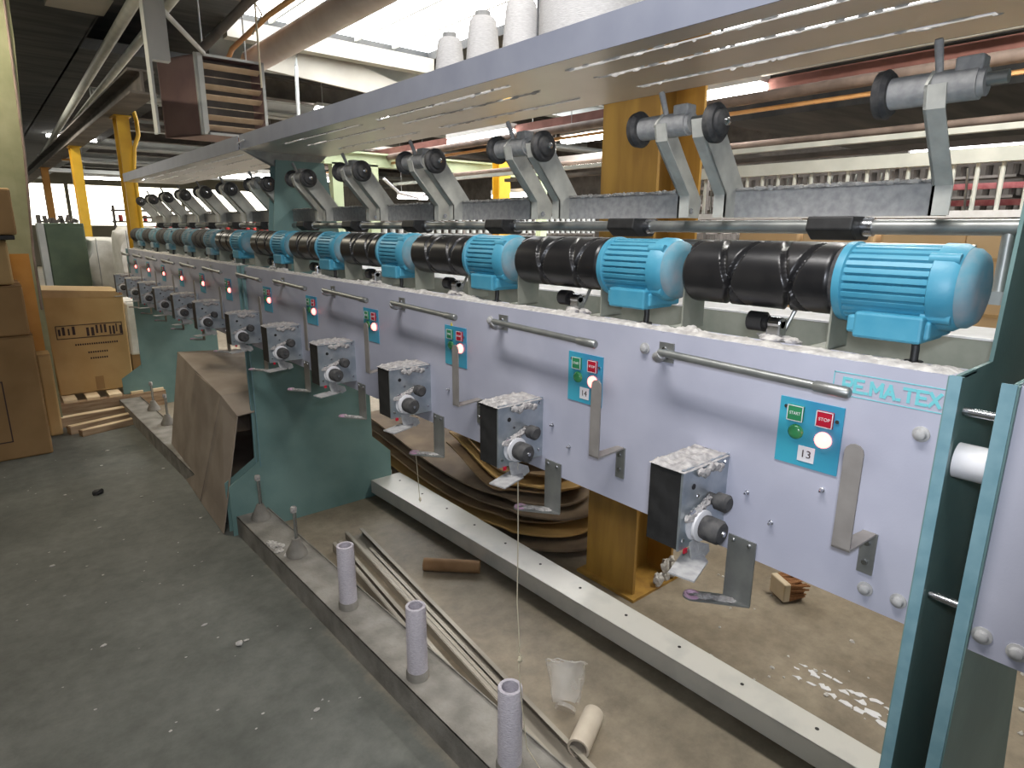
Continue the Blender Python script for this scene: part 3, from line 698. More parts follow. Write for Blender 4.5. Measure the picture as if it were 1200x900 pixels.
struct(MB().box(-5.1, -4.9, -5, 30, 0, 4.6).build('wall_left', 'wall'))
# ceiling: lower sooty deck at left, roof with a rooflight at right
b = MB(); b.box(-5, 1.05, -5, 30, 3.15, 3.25)
b.box(1.05, 12, 7.6, 30, 3.6, 3.7); b.box(1.05, 2.3, 7.75, 30, 3.15, 3.25); b.box(1.05, 2.35, -5, 7.6, 3.6, 3.7); b.box(9.6, 12, -5, 7.6, 3.6, 3.7); b.box(4.9, 9.6, -5, 2.2, 3.6, 3.7); b.box(4.9, 5.3, 2.2, 7.6, 3.6, 3.7); b.box(2.35, 4.9, -5, 4.9, 3.6, 3.7); b.box(1.04, 1.06, -5, 30, 3.15, 3.7)
struct(b.build('ceiling', 'ceil'))
# rooflight glazing with bars
b = MB(); b.box(2.3, 4.95, 4.85, 7.65, 3.72, 3.74); struct(b.build('window_6', 'daypane'))
for i in range(1, 5): struct(MB().box(2.35 + i * .51 - .012, 2.35 + i * .51 + .012, 4.9, 7.6, 3.66, 3.72).build('trim_%d' % i, 'pipewhite'))
struct(MB().box(2.35, 4.9, 7.45, 7.6, 3.42, 3.6).build('trim_5', 'ceilpale'))
struct(MB().box(5.25, 9.65, 2.15, 7.65, 3.72, 3.74).build('window_7', 'daypane'))  # second rooflight, unseen, added so the tray slots show bright
for i in range(1, 7): struct(MB().box(5.3 + i * .61 - .012, 5.3 + i * .61 + .012, 2.2, 7.6, 3.66, 3.72).build('trim_%d' % (i + 10), 'pipewhite'))
struct(MB().box(.66, 1.03, 5.7, 6.15, 3.06, 3.15).build('trim_7', 'ceilpale'))

# joists across the bay beyond the rooflight
y = 8.0; i = 0
while y < 27:
    b = MB(); z = 3.28; b.box(2.31, 11.8, y - .09, y + .09, z + .24, z + .26); b.box(2.31, 11.8, y - .006, y + .006, z, z + .25); b.box(2.31, 11.8, y - .09, y + .09, z - .015, z)
    tag(b.build('roof_joist', 'beam' if i % 2 == 0 else 'darkbeam'), ('pale' if i % 2 == 0 else 'sooty') + f' steel roof joist running across the hall, {ORD[i]} beyond the rooflight', 'joist', 'roof joists'); y += 1.65; i += 1
    if i > 11: break
# lower cross beams between columns and their clutter
for i, (y, z, m) in enumerate(((9.2, 2.95, 'beam'), (11.6, 2.92, 'darkbeam'), (14.2, 2.86, 'beam'), (17, 2.82, 'beam'), (20.0, 2.78, 'beam'))):
    b = MB(); b.box(1.3, 11.5, y - .05, y + .05, z, z + .10); b.cyl((1.3, y - .2, z + .02), (11.5, y - .2, z + .02), .03, n=10)
    tag(b.build('cross_beam', m), f'thin cross beam with a pipe beside it under the joists, {ORD[i]} from the near end', 'beam', 'cross beams')

# longitudinal beam on the yellow columns
b = MB(); b.box(1.06, 1.24, 5.7, 28, 2.46, 2.475); b.box(1.14, 1.16, 5.7, 28, 2.47, 2.62); b.box(1.06, 1.24, 5.7, 28, 2.615, 2.63)
tag(b.build('ceiling_beam', 'darkbeam'), 'long sooty beam resting on the yellow columns', 'beam')
def hcol(name, x0, x1, y0, y1, z0, z1, m, label, web='x', base=True, group=None, par=None):
    t = thing(name, ((x0 + x1) / 2, (y0 + y1) / 2, z0), label, 'column', group)
    w, d, h = (x1 - x0) / 2, (y1 - y0) / 2, z1 - z0
    b = MB(); th = .014
    if web == 'x':   # flanges at both x ends
        b.box(-w, -w + th, -d, d, 0, h); b.box(w - th, w, -d, d, 0, h); b.box(-w + th, w - th, -.006, .006, 0, h)
    else:
        b.box(-w, w, -d, -d + th, 0, h); b.box(-w, w, d - th, d, 0, h); b.box(-.006, .006, -d + th, d - th, 0, h)
    b.build('steel_section', m, t)
    if base: MB().box(-w - .03, w + .03, -d - .03, d + .03, 0, .012).build('base_plate', m, t)
    MB().box(-w - .02, w + .02, -d - .02, d + .02, h - .012, h).build('cap_plate', m, t)
    return t
cc = hcol('steel_column', 1.895, 2.165, 1.47, 1.735, 0, 3.6, 'ochre', 'ochre yellow steel column rising behind the machine, standing through the row')
b = MB()
rnd = random.Random(4)
for i in range(16): b.blob((rnd.uniform(-.02, .13), -.15 + rnd.uniform(-.01, .02), rnd.uniform(.015, .09)), (.02, .014, .024), seed=i, amp=.7)
tag(b.build('lint', 'lint', cc), 'frayed lint round the foot', kind='stuff')
hcol('steel_column', 1.145, 1.245, 6.9, 7.1, 0, 2.46, 'yellow', 'bright yellow steel column behind the far end of the machine', web='y', group='yellow columns in a line')
hcol('steel_column', 1.10, 1.20, 9.9, 10.1, 0, 2.46, 'yellow', 'second yellow steel column, between the bales and the green cabinet', web='y', group='yellow columns in a line')
hcol('steel_column', 1.08, 1.18, 13.9, 14.1, 0, 2.46, 'orange', 'third, faded orange column above the green cabinet', web='y', group='yellow columns in a line')
b = MB(); b.box(1.30, 1.40, 11.9, 12.0, 2.08, 2.46); b.box(1.2, 1.4, 11.92, 11.98, 2.44, 2.47); tag(b.build('hanging_bracket', 'orange'), 'short orange bracket hanging under the long beam', 'bracket')
b = MB(); b.tube([(1.29, 6.9, 2.50), (1.30, 6.88, 2.42), (1.30, 6.88, 2.3), (1.25, 6.86, 2.18), (1.225, 6.86, 2.0), (1.23, 6.86, .3)], .018, 10); tag(b.build('conduit', 'yellow', smooth=True), 'yellow conduit running down beside the bright yellow column', 'conduit')
# dirty green column by the cartons
t = thing('steel_column', (.19, 5.85, 0), 'dirty green and orange painted column behind the carton stack', 'column')
b = MB(); b.box(-.17, .11, -.12, .12, 1.30, 3.15); b.build('upper_shaft', 'oldgreen', t)
b = MB(); b.box(-.17, .11, -.122, .122, 0, 1.30); tag(b.build('lower_shaft', 'orange', t), 'orange painted lower shaft')
b = MB(); b.prism([(.10, 0), (.135, 0), (.135, 1.3), (.225, 2.7), (.235, 3.15), (.10, 3.15)], -.125, .0); b.build('flange', 'oldgreen', t)
b = MB(); b.tube([(.21, -.14, 3.1), (.175, -.14, 2.0), (.126, -.14, 1.3), (.12, -.14, .9)], .008, 8); b.build('conduit', 'brownpipe', t)

# two pale pipes under the left deck, hanging post, unit heater
for i, (p, q) in enumerate((((1.104, 5.585, 3.0), (1.217, 16.0, 2.70)), ((1.321, 6.594, 3.0), (1.286, 16.0, 2.703)))):
    d = (Vector(q) - Vector(p)); p2 = Vector(p) - d * .35
    b = MB(); b.cyl(p2, q, .040 if i == 0 else .034, n=14); tag(b.build('ceiling_pipe', 'pipewhite', smooth=True), ('thicker' if i == 0 else 'inner') + (' pale pipe under the dark ceiling, farther from the heater' if i == 0 else ' pale pipe under the dark ceiling, closer to the heater'), 'pipe', 'pale ceiling pipes')
b = MB(); b.box(1.07, 1.19, 4.98, 5.05, 2.56, 3.6); b.box(1.055, 1.07, 4.95, 5.05, 2.1, 3.6); tag(b.build('hanging_post', 'beam'), 'pale steel post hanging from the roof beside the heater', 'post')
t = thing('unit_heater', (1.66, 6.0, 2.25), 'boxy mauve unit heater with beige louvres hanging from the roof', 'heater')
W, D, H = .50, .55, .63
b = MB(); th = .015
b.solid([(0, 0, 0), (-.22, .50, 0), (-.22, .50, H), (0, 0, H)], (.012, .004, 0)); b.solid([(W, 0, 0), (W - .22, .5, 0), (W - .22, .5, H), (W, 0, H)], (-.012, 0, 0))
b.solid([(0, 0, H), (W, 0, H), (W - .22, .5, H), (-.22, .5, H)], (0, 0, -.012)); b.solid([(0, 0, 0), (W, 0, 0), (W - .22, .5, 0), (-.22, .5, 0)], (0, 0, .012))
b.solid([(-.22, .5, 0), (W - .22, .5, 0), (W - .22, .5, H), (-.22, .5, H)], (0, -.012, 0)); b.build('casing', 'heater', t)
b = MB()
for a in ((-.03, .012, 0, H), (W - .012, W + .012, 0, H), (0, W, H - .02, H), (0, W, 0, .02)): b.box(a[0], a[1], -.012, .0, a[2], a[3])
b.box(-.05, .0, -.004, .03, 0, H); b.build('front_frame', 'beam', t)
for k in range(7):
    z = .06 + k * .08
    b = MB(); b.box(.015, W - .02, -.005, .05, z, z + .004, rot=Matrix.Rotation(-.75 if k not in (2, 5) else .2, 3, 'X')); b.build('louvre', 'louvre', t)
b = MB(); b.box(.02, W - .02, .12, .13, .02, H - .02); b.build('coil', 'darkbeam', t)
for x, y in ((.05, .1), (W - .1, .1)): MB().cyl((x, y, H), (x, y, 1.35), .008, n=8).build('hanger_rod', 'beam', t)
b = MB(); b.cyl((1.70, 6.05, 2.93), (2.1, 4.4, 3.45), .035, n=12); tag(b.build('conduit', 'darkbeam', smooth=True), 'dusty dark pipe slanting up from the heater', 'pipe')
b = MB(); b.cyl((1.66, 5.9, 2.86), (1.15, 5.1, 2.95), .018, n=10); tag(b.build('support_arm', 'beam'), 'thin arm from the hanging post to the heater', 'bracket')
b = MB(); b.cyl((2.27, 6.55, 3.0), (2.27, 2.5, 3.0), .105, n=28); b.lathe((2.27, 6.55, 3.0), (0, 1, 0), [(0, .105), (.06, .08), (.09, .03)], 28)
tag(b.build('round_duct', 'duct', smooth=True), 'big pale round duct under the rooflight', 'duct')
b = MB(); b.tube([(2.06, 6.62, 2.98), (2.05, 6.4, 3.05), (2.06, 5.5, 3.12), (2.06, 3.0, 3.12)], .022, 10); tag(b.build('conduit', 'copper', smooth=True), 'orange pipe beside the big round duct', 'pipe')
b = MB(); b.cyl((2.0, 5.6, 2.6), (2.0, 5.6, 3.6), .008, n=6); b.tube([(2.02, 5.7, 3.5), (1.95, 5.6, 3.3), (2.05, 5.6, 3.15), (1.98, 5.65, 3.0)], .008, 6); tag(b.build('hanging_wire', 'cord'), 'tangled pale wire hanging above the heater', 'wire')
b = MB(); b.box(1.85, 2.1, 5.2, 5.9, 3.3, 3.4); tag(b.build('roof_bracket', 'darkbeam'), 'dark bracket at the roof above the heater', 'bracket')
b = MB(); b.tube([(3.2, 7.4, 3.59), (3.05, 7.35, 3.45), (3.0, 7.3, 3.2), (2.98, 7.3, 2.3)], .02, 10); tag(b.build('conduit', 'beam', smooth=True), 'pale curved conduit dropping from the rooflight edge', 'conduit')
b = MB(); b.prism([(2.7, 3.5), (3.3, 3.5), (3.9, 3.42), (4.4, 3.3), (4.9, 3.22), (4.9, 3.05), (2.7, 3.2)], 7.62, 7.66); tag(b.build('roof_curb', 'ceilpale'), 'beige sagging board under the far edge of the rooflight', 'board')

# fluorescent fittings
def fluo(x, y, z, L, along, label, r=.03):
    t = thing('fluorescent_light', (x, y, z), label, 'ceiling light', 'fluorescent lights')
    a, c = ((-L / 2, 0, 0), (L / 2, 0, 0)) if along == 'x' else ((0, -L / 2, 0), (0, L / 2, 0))
    off = Vector((0, .05, 0)) if along == 'x' else Vector((.05, 0, 0))
    b = MB(); b.box(min(a[0], c[0]) - (.06 if along == 'y' else 0), max(a[0], c[0]) + (.06 if along == 'y' else 0), min(a[1], c[1]) - (.06 if along == 'x' else 0), max(a[1], c[1]) + (.06 if along == 'x' else 0), .035, .085); b.build('fitting', 'fixture', t)
    for s in (-1, 1): MB().cyl(Vector(a) + off * s * .6, Vector(c) + off * s * .6, r * .7, n=12).build('tube', 'lampglow', t, smooth=True)
    for s in (-.4, .4):
        p = Vector(a).lerp(Vector(c), .5 + s); MB().cyl(p + Vector((0, 0, .08)), p + Vector((0, 0, min(1.3, 3.6 - z))), .004, n=6).build('hanger', 'wire', t)
for a in ((4.0, 5.3, 2.36, 1.0, 'y', 'fluorescent light hanging over the pale green frame'),
          (4.0, 3.72, 2.22, .75, 'y', 'fluorescent light just above the red post'),
          (4.3, 4.2, 2.05, .8, 'y', 'dim fluorescent light lower down beside the red post'),
          (4.0, 2.6, 2.37, .6, 'y', 'fluorescent light between the ochre column and the nearest cradle disc'),
          (5.8, 6.9, 1.93, .9, 'y', 'fluorescent light shining low behind the third cradle'),
          (5.4, 8.9, 1.95, .5, 'x', 'small bright light low behind the fourth cradle'),
          (3.6, 9.0, 2.15, 1.1, 'x', 'fluorescent light behind the teal support arm'),
          (3.9, 12.0, 2.35, 1.2, 'x', 'distant fluorescent light under the far tray'),
          (1.58, 15.0, 3.40 - .3, .5, 'x', 'small distant light between the two pale ceiling pipes'),
          (1.9, 15.3, 3.40 - .3, .5, 'x', 'small distant light right beside the inner pale pipe'),
          (4.8, 9.6, 3.2, 1.2, 'x', 'fluorescent light on the joist beyond the rooflight'),
          (2.6, 17.0, 2.5, 1.3, 'x', 'distant fluorescent light beyond the bright yellow column'),
          (5.0, 16.0, 2.6, 1.3, 'x', 'distant fluorescent light low over the far racks')): fluo(*a)

# ------------------------------------------------------------------ pale green frame, red post, yellow post behind
t = thing('green_gantry', (0, 7.0, 0), 'pale green steel gantry standing behind the machine', 'gantry')
b = MB(); b.box(3.1, 6.5, -.05, .05, 2.18, 2.32); b.box(3.1, 6.5, -.09, .09, 2.31, 2.33); b.build('top_beam', 'palegreen', t)
for x in (3.25, 3.70, 6.4): MB().box(x - .06, x + .06, -.05, .05, 0, 2.2).build('upright', 'palegreen', t)
b = MB(); b.tube([(3.8, -.1, 2.05), (4.0, -.1, 1.9), (4.25, -.1, 1.85), (4.5, -.1, 1.95)], .02, 8); tag(b.build('hose', 'whiteplastic', t), 'white hose sagging between the uprights')
hcol('steel_column', 5.30, 5.48, 6.6, 6.75, 0, 3.6, 'yellow', 'distant yellow column under the green gantry beam', web='y')
hcol('steel_column', 4.25, 4.36, 3.55, 3.68, 0, 3.6, 'red', 'narrow red post between the machine and the back rows', web='x')

# ------------------------------------------------------------------ the neighbouring machine behind: racks with posts and red rails
t = thing('creel_rack', (3.9, 0, 0), 'white railed rack of thin posts with red rails behind the machine', 'rack')
MB().box(0, .06, -1.2, 3.4, 1.83, 1.90).build('top_rail', 'pipewhite', t)
MB().box(0, .06, -1.2, 3.4, 1.565, 1.60).build('middle_rail', 'whiteplastic', t)
MB().box(0, .06, -1.2, 3.4, .15, .19).build('bottom_rail', 'pipewhite', t)
y = -1.15; k = 0
while y < 3.4:
    MB().cyl((.03, y, 1.59), (.03, y, 1.84), .011, n=8).build('rack_post', 'pipewhite', t); y += .105; k += 1
for y in (-1.1, .1, 1.9, 3.3): MB().box(.01, .05, y - .02, y + .02, 0, 1.6).build('leg', 'pipewhite', t)
for z in (1.63, 1.715): MB().box(.25, .29, -1.2, 2.6, z, z + .03).build('red_rail', 'pinkred', t)
for y in (-1.1, .5, 2.5): MB().box(.06, .3, y - .015, y + .015, 1.60, 1.64).build('bracket', 'pipewhite', t)
y = -1.1
b = MB()
while y < 3.3: b.cyl((.18 + .06 * math.sin(y * 40), y, 1.58), (.18, y, 1.82), .006, n=6); y += .14
tag(b.build('yarn_guide_wires', 'steel', t), kind='stuff')
# red yarn rack behind it, glimpsed under the cradles
t = thing('red_creel', (4.6, 3.0, 0), 'low creel with red bars and dark spools seen under the package cradles', 'rack')
for z in (1.12, 1.22, 1.32): MB().box(0, .05, -2.5, 5.5, z, z + .035).build('red_bar', 'pinkred', t)
for y in (-2.3, -1, .4, 1.8, 3.2, 4.6): MB().box(.05, .09, y - .03, y + .03, 0, 1.37).build('upright', 'pipewhite', t)
b = MB(); y = -2.4
while y < 5.4: b.cyl((.0, y, 1.18), (-.09, y, 1.2), .035, n=10); y += .11
tag(b.build('spools', 'darkbeam', t), kind='stuff')
def rackrow(x0, y0, x1, y1, z0, z1, nl, m, ms, label, name='spool_rack'):
    """a low-detail distant rack: uprights, shelves and spools"""
    t = thing(name, (x0, y0, 0), label, 'rack', 'distant spool racks')
    dx, dy = x1 - x0, y1 - y0; L = math.hypot(dx, dy); ux, uy = dx / L, dy / L
    for k in range(nl):
        z = z0 + (z1 - z0) * k / (nl - 1)
        MB().solid([(0, 0, z), (dx, dy, z), (dx - uy * .3, dy + ux * .3, z), (-uy * .3, ux * .3, z)], (0, 0, .03)).build('shelf', m, t)
    n = max(2, int(L / 1.2))
    for k in range(n + 1):
        px, py = dx * k / n, dy * k / n; MB().box(px - .02, px + .02, py - .02, py + .02, 0, z1 + .1).build('upright', m, t)
    b = MB()
    for k in range(nl - 1):
        z = z0 + (z1 - z0) * k / (nl - 1) + .03; s = .1
        while s < L: b.cyl((ux * s, uy * s, z), (ux * s, uy * s, z + (z1 - z0) / nl * .7), .035, n=8); s += .13
    tag(b.build('spools', ms, t), kind='stuff')
rackrow(2.0, 13.5, 6.5, 13.5, 1.15, 1.75, 4, 'darkbeam', 'red', 'distant rack of red spools beyond the bales')
rackrow(1.9, 10.6, 3.0, 10.6, 1.0, 1.6, 3, 'darkbeam', 'whiteplastic', 'distant dark rack of white spools right behind the bright yellow column')
rackrow(4.4, 8.2, 8.8, 8.2, 1.2, 1.75, 4, 'darkbeam', 'beam', 'dark rack of grey spools behind the green gantry')
rackrow(6.0, 4.0, 7.6, 4.6, 1.3, 2.1, 5, 'darkbeam', 'darkbeam', 'grey rack of dark spools behind the red post')
rackrow(9.2, 2.0, 9.6, 7.5, 1.2, 2.3, 6, 'darkbeam', 'darkbeam', 'tall grey rack at the far side of the hall')

# pipes and beams along the right side, running with the machine
def run(name, cat, x, z, y0, y1, w, h, m, label, round_=False):
    b = MB()
    if round_: b.cyl((x, y0, z), (x, y1, z), h, n=14)
    else: b.box(x - w / 2, x + w / 2, y0, y1, z - h / 2, z + h / 2)
    return tag(b.build(name, m, smooth=round_), label, cat, 'services over the back rows')
run('roof_beam', 'beam', 4.1, 2.38, -1.5, 12, .12, .10, 'rust', 'red oxide roof beam running behind the cradles')
run('service_pipe', 'pipe', 3.95, 2.445, -1.5, 3.0, .02, .016, 'pipewhite', 'thin white pipe along the top of the red oxide beam', True)
run('service_pipe', 'pipe', 3.9, 2.30, -1.5, 9.5, .02, .033, 'brownpipe', 'brown pipe just below the red oxide beam', True)
run('cable_rail', 'rail', 3.95, 2.235, .9, 9, .03, .022, 'copper', 'thin orange rail below the brown pipe')
run('service_pipe', 'pipe', 4.05, 2.045, -1.5, 6, .02, .020, 'brownpipe', 'lower brown pipe above the white railed rack', True)
run('white_trunking', 'trunking', 4.0, 2.0, -1.5, 7, .05, .030, 'pipewhite', 'white trunking under the lower brown pipe')
run('dark_trunking', 'trunking', 4.1, 1.95, -1.5, 5, .05, .03, 'darkbeam', 'dark trunking between white trunking and rack top')
b = MB(); b.box(4.5, 7.5, -1.5, 3.3, 2.55, 2.65); b.prism([(4.6, 2.3), (7.5, 2.3), (7.5, 2.55), (4.6, 2.55)], -1.5, 3.0)

for x in (4.7, 7.3):
    for y_ in (-1.2, 3.1): b.cyl((x, y_, 2.6), (x, y_, 3.595), .012, n=8)
tag(b.build('overhead_hopper', 'ceil'), 'dark bulky overhead casing behind the nearest cradle', 'casing')

# ------------------------------------------------------------------ carton stack at right behind the machine
rnd = random.Random(8)
for r in range(7):
    for k in range(9):
        y = -.35 + k * .33 + rnd.uniform(-.008, .008); z = r * .215
        if k > 6 and r == 6: continue
        t = thing('carton', (3.0 + rnd.uniform(-.01, .01), y, z), f'kraft carton in the wall of cartons, {ORD[r]} layer up, {ORD[k]} along from the near side', 'carton', 'cartons stacked behind the machine')
        MB().box(0, .40, -.158, .158, 0, .2135).build('box', 'kraftlit', t, bevel=.012)
        MB().box(-.001, .0, -.158, .158, .095, .108).build('tape', 'tape', t)
        if k % 2 == 0: MB().box(-.0012, -.0002, -.09, .06, .13, .15).build('printed_band', 'pinkred', t)

# ------------------------------------------------------------------ kraft sheets heaped behind the back rail
def sheet(i, m, x0, x1, y0, y1, zb, sag, curl, label):
    b = MB(); NU, NV = 30, 12; g = []
    rr = random.Random(i)
    ph = 2.0 + rr.uniform(-.15, .15)
    for u in range(NU + 1):
        row = []
        for v in range(NV + 1):
            U = u / NU; V = v / NV
            round_ = .22 * abs(2 * V - 1) ** 2.2 * (1 - U) ** 3
            y = y0 + (y1 - y0) * U + round_; x = x0 + (x1 - x0) * V - .04 * math.sin(U * 3)
            z = zb + sag * (U ** 1.5) + curl * (V ** 2) * (1 - U) + .014 * math.sin(U * 7 + ph) + .03 * math.exp(-((U - .05) * 9) ** 2) * (.5 - V)
            row.append((x, y, max(.012, z)))
        g.append(row)
    V0 = [[b.bm.verts.new(p) for p in r] for r in g]; V1 = [[b.bm.verts.new((p[0], p[1], p[2] - .009)) for p in r] for r in g]
    for u in range(NU):
        for v in range(NV):
            b.bm.faces.new((V0[u][v], V0[u + 1][v], V0[u + 1][v + 1], V0[u][v + 1])); b.bm.faces.new((V1[u][v], V1[u][v + 1], V1[u + 1][v + 1], V1[u + 1][v]))
    for u in range(NU):
        for v in (0, NV): b.bm.faces.new((V0[u][v], V0[u + 1][v], V1[u + 1][v], V1[u][v]))
    for v in range(NV):
        for u in (0, NU): b.bm.faces.new((V0[u][v], V0[u][v + 1], V1[u][v + 1], V1[u][v]))
    tag(b.build('cardboard_sheet', m, smooth=True), label, 'cardboard sheet', 'curled cardboard sheets heaped behind the back rail')
looks = ['sheetshade', 'sheet', 'sheet', 'sheetshade', 'sheet', 'sheet', 'sheetyellow', 'sheet', 'sheetyellow', 'sheet', 'sheetyellow']
pos = ['bottommost of the heap', 'second from the bottom', 'third from the bottom', 'fourth from the bottom', 'fifth from the bottom', 'middle of the heap', 'just above the middle', 'fourth from the top', 'third from the top', 'second from the top', 'topmost of the heap']
nm = {'sheetshade': 'shade-darkened brown', 'sheet': 'kraft brown', 'sheetyellow': 'ochre'}
looks = ['sheetshade', 'sheetyellow', 'sheet', 'sheetshade', 'sheetshade', 'sheet', 'sheetyellow', 'sheet', 'sheetyellow']
pos = ['bottommost of the heap', 'second from the bottom', 'third from the bottom', 'fourth from the bottom', 'middle of the heap', 'fourth from the top', 'third from the top', 'second from the top', 'topmost of the heap']
for i in range(9):
    sheet(i, looks[i], 1.74 + .02 * i, 2.36 - .01 * i, 1.80 + .05 * (i % 3) + .02 * i, 3.7 if i < 5 else 2.75, .035 + i * .040, .04 + .015 * i, .05 + .014 * i, f'{nm[looks[i]]} curled cardboard sheet, {pos[i]} behind the back rail')

# ------------------------------------------------------------------ small things on the floor
t = thing('plastic_cup', (1.25, 1.20, 0), 'crumpled clear plastic cup lying on the floor by the rail', 'cup')
b = MB(); from mathutils import noise as _n
prof = [(0, .042), (.02, .050), (.06, .055), (.10, .062), (.115, .066)]
d = Vector((.42, .40, .80)).normalized(); b.lathe((-.03, -.015, .045), d, prof, 28, caps=False)
for v in b.bm.verts: v.co += Vector((_n.noise(v.co * 30), _n.noise(v.co * 30 + Vector((5, 0, 0))), _n.noise(v.co * 28 + Vector((0, 9, 0))))) * .012; v.co.z = max(.004, v.co.z)
b.build('cup_wall', 'clear', t, smooth=True)
b = MB(); ring = [Vector((-.03, -.015, .045)) + d * .116 + (d.orthogonal().normalized() * math.cos(a) + d.cross(d.orthogonal().normalized()) * math.sin(a)) * .067 for a in [2 * PI * k / 28 for k in range(29)]]
b.tube([p + Vector((_n.noise(p * 30), _n.noise(p * 31), _n.noise(p * 29))) * .01 for p in ring], .0018, 6); b.build('cup_rim', 'clear', t)
MB().cyl((-.03, -.015, .012), (-.02, -.01, .018), .034, n=24).build('cup_base', 'clear', t)
def ftube(p0, p1, r, m, label):
    p0 = Vector(p0); p1 = Vector(p1); c = (p0 + p1) / 2
    t = thing('paper_tube', (c.x, c.y, 0), label, 'paper tube'); h = (p1 - p0) / 2; h.z = 0
    b = MB(); L = h.length * 2; b.lathe((-h.x, -h.y, r), h, [(0, r * .8), (0, r), (L, r), (L, r * .8), (0, r * .8)], 28, caps=False); b.build('tube_wall', m, t, smooth=True)
ftube((1.125, 1.035, 0), (1.262, 1.10, 0), .033, 'tan', 'short cream paper tube lying on the floor beside the clear cup')
ftube((1.34, 2.21, 0), (1.52, 2.03, 0), .028, 'browntube', 'brown paper tube lying on the floor before the back rail')
t = thing('hand_brush', (2.40, 1.06, 0), 'small wooden brush with brown bristles on the floor behind the panel', 'brush', rz=-.5)
MB().box(-.05, -.02, -.05, .05, .01, .09).build('brush_block', 'brushwood', t, bevel=.005)
b = MB(); rnd = random.Random(1)
for i in range(9):
    for j in range(7):
        y = -.045 + i * .0112; z = .016 + j * .0112
        b.cyl((-.022, y, z), (.055 + rnd.uniform(-.008, .01), y + rnd.uniform(-.008, .008), z + rnd.uniform(-.008, .006)), .006, .004, n=5)
b.build('bristles', 'brush', t)
b = MB(); rnd = random.Random(22)
for x, y in [(.35, 3.6), (.45, 2.9), (.25, 3.2), (.55, 3.9), (.2, 2.5), (.5, 2.4), (.62, 3.4), (.1, 4.2), (.65, 2.2), (.4, 4.6), (.3, 1.9), (.6, 1.7), (.0, 3.3), (.48, 4.9), (.69, 4.3), (.72, 3.05)]:
    r = rnd.uniform(.003, .008); b.blob((x + rnd.uniform(-.1, .1), y, r * .3), (r * 1.6, r, r * .4), seed=x * 9 + y, amp=.7, sub=1)
for i in range(60):
    r = rnd.uniform(.0015, .004); b.blob((rnd.uniform(-.1, .8), rnd.uniform(1.6, 5), r * .3), (r * 1.5, r, r * .4), seed=i, amp=.7, sub=1)
tag(b.build('floor_lint', 'lint'), 'scattered pale bits of lint on the aisle floor', 'lint', kind='stuff')
b = MB()
for i in range(80):
    r = rnd.uniform(.003, .010); b.blob((rnd.uniform(1.75, 3.4), rnd.uniform(.2, 1.6), r * .3), (r, r, r * .5), seed=i, amp=.7, sub=1)
tag(b.build('floor_lint', 'lint'), 'scattered pale lint on the tan floor behind the back rail', 'lint', kind='stuff')
b = MB(); rnd = random.Random(31)
for i in range(26):
    s = i / 25; cx, cy = 2.0 + .045 * math.sin(i * 2.3), .82 - s * .36; pts = []
    for k in range(7):
        a = 2 * PI * k / 7; r = rnd.uniform(.004, .02) * (1.3 - abs(s - .6)); pts.append((cx + r * math.cos(a) * .8 + rnd.uniform(-.02, .02) * 0, cy + r * math.sin(a) * 1.4))
    b.prism(pts, .0, .0012 + .0002 * (i % 5), axis='z')
tag(b.build('paint_flakes', 'whiteplastic'), 'white flaked paint patches on the tan floor', 'paint flakes', kind='stuff')
b = MB(); b.blob((.335, 4.10, .012), (.03, .022, .016), seed=5, amp=.5); tag(b.build('dirt_lump', 'black'), 'small black lump lying in the aisle', 'dirt')
b = MB(); b.blob((.53, 2.19, .008), (.015, .012, .009), seed=6, amp=.5); tag(b.build('lint_ball', 'lint'), 'small pale lint ball on the aisle floor near the front rail', 'lint')

# ------------------------------------------------------------------ leaning carton pushed under the machine
t = thing('flattened_carton', (0, 0, 0), 'big dusty crushed carton leaning on the machine at the teal end plate', 'carton')
E_, F_, G_, H_ = (.797, 4.50, .004), (.785, 4.15, .004), (.757, 3.60, .004), (.742, 3.13, .004)
A_, B_, C_, D_ = (.875, 4.30, .735), (.848, 3.78, .712), (.845, 3.30, .668), (.862, 3.12, .600)
def face(b, pts, off=(.005, 0, 0)): b.solid(pts, off)
b = MB(); face(b, [E_, F_, B_, A_]); b.build('end_flap', 'kraftgrey', t)
b = MB(); face(b, [(F_[0] - .004, F_[1] - .02, F_[2]), (G_[0] + .002, G_[1] + .02, G_[2]), (C_[0] + .003, C_[1] + .02, C_[2] - .004), (B_[0] - .008, B_[1] - .02, B_[2] - .006)]); b.build('front_wall', 'kraftgrey', t)
b = MB(); face(b, [G_, H_, D_, C_]); b.build('side_wall', 'kraftgrey', t)
b = MB(); face(b, [A_, B_, (1.28, 3.9, .70), (1.28, 4.35, .70)], (0, 0, -.005)); face(b, [B_, C_, (1.28, 3.3, .69), (1.28, 3.9, .70)], (0, 0, -.005)); face(b, [C_, D_, (1.28, 3.12 + .06, .62), (1.28, 3.3, .69)], (0, 0, -.005)); b.build('top_flap', 'kraftgrey', t)
b = MB(); face(b, [(1.28, 3.3, .69), (1.28, 4.35, .70), (1.28, 4.35, .12), (1.28, 3.3, .12)]); face(b, [(.85, 4.5, .12), (1.28, 4.35, .12), (1.28, 4.35, .70), (.875, 4.30, .735)], (0, .005, 0)); face(b, [(.83, 3.3, .125), (1.28, 3.3, .125), (1.28, 4.35, .125), (.84, 4.4, .125)], (0, 0, .004)); face(b, [(1.275, 3.19, .12), (1.275, 3.3, .12), (1.275, 3.3, .69), (1.275, 3.19, .62)]); b.build('inner_wall', 'kraftgrey', t)

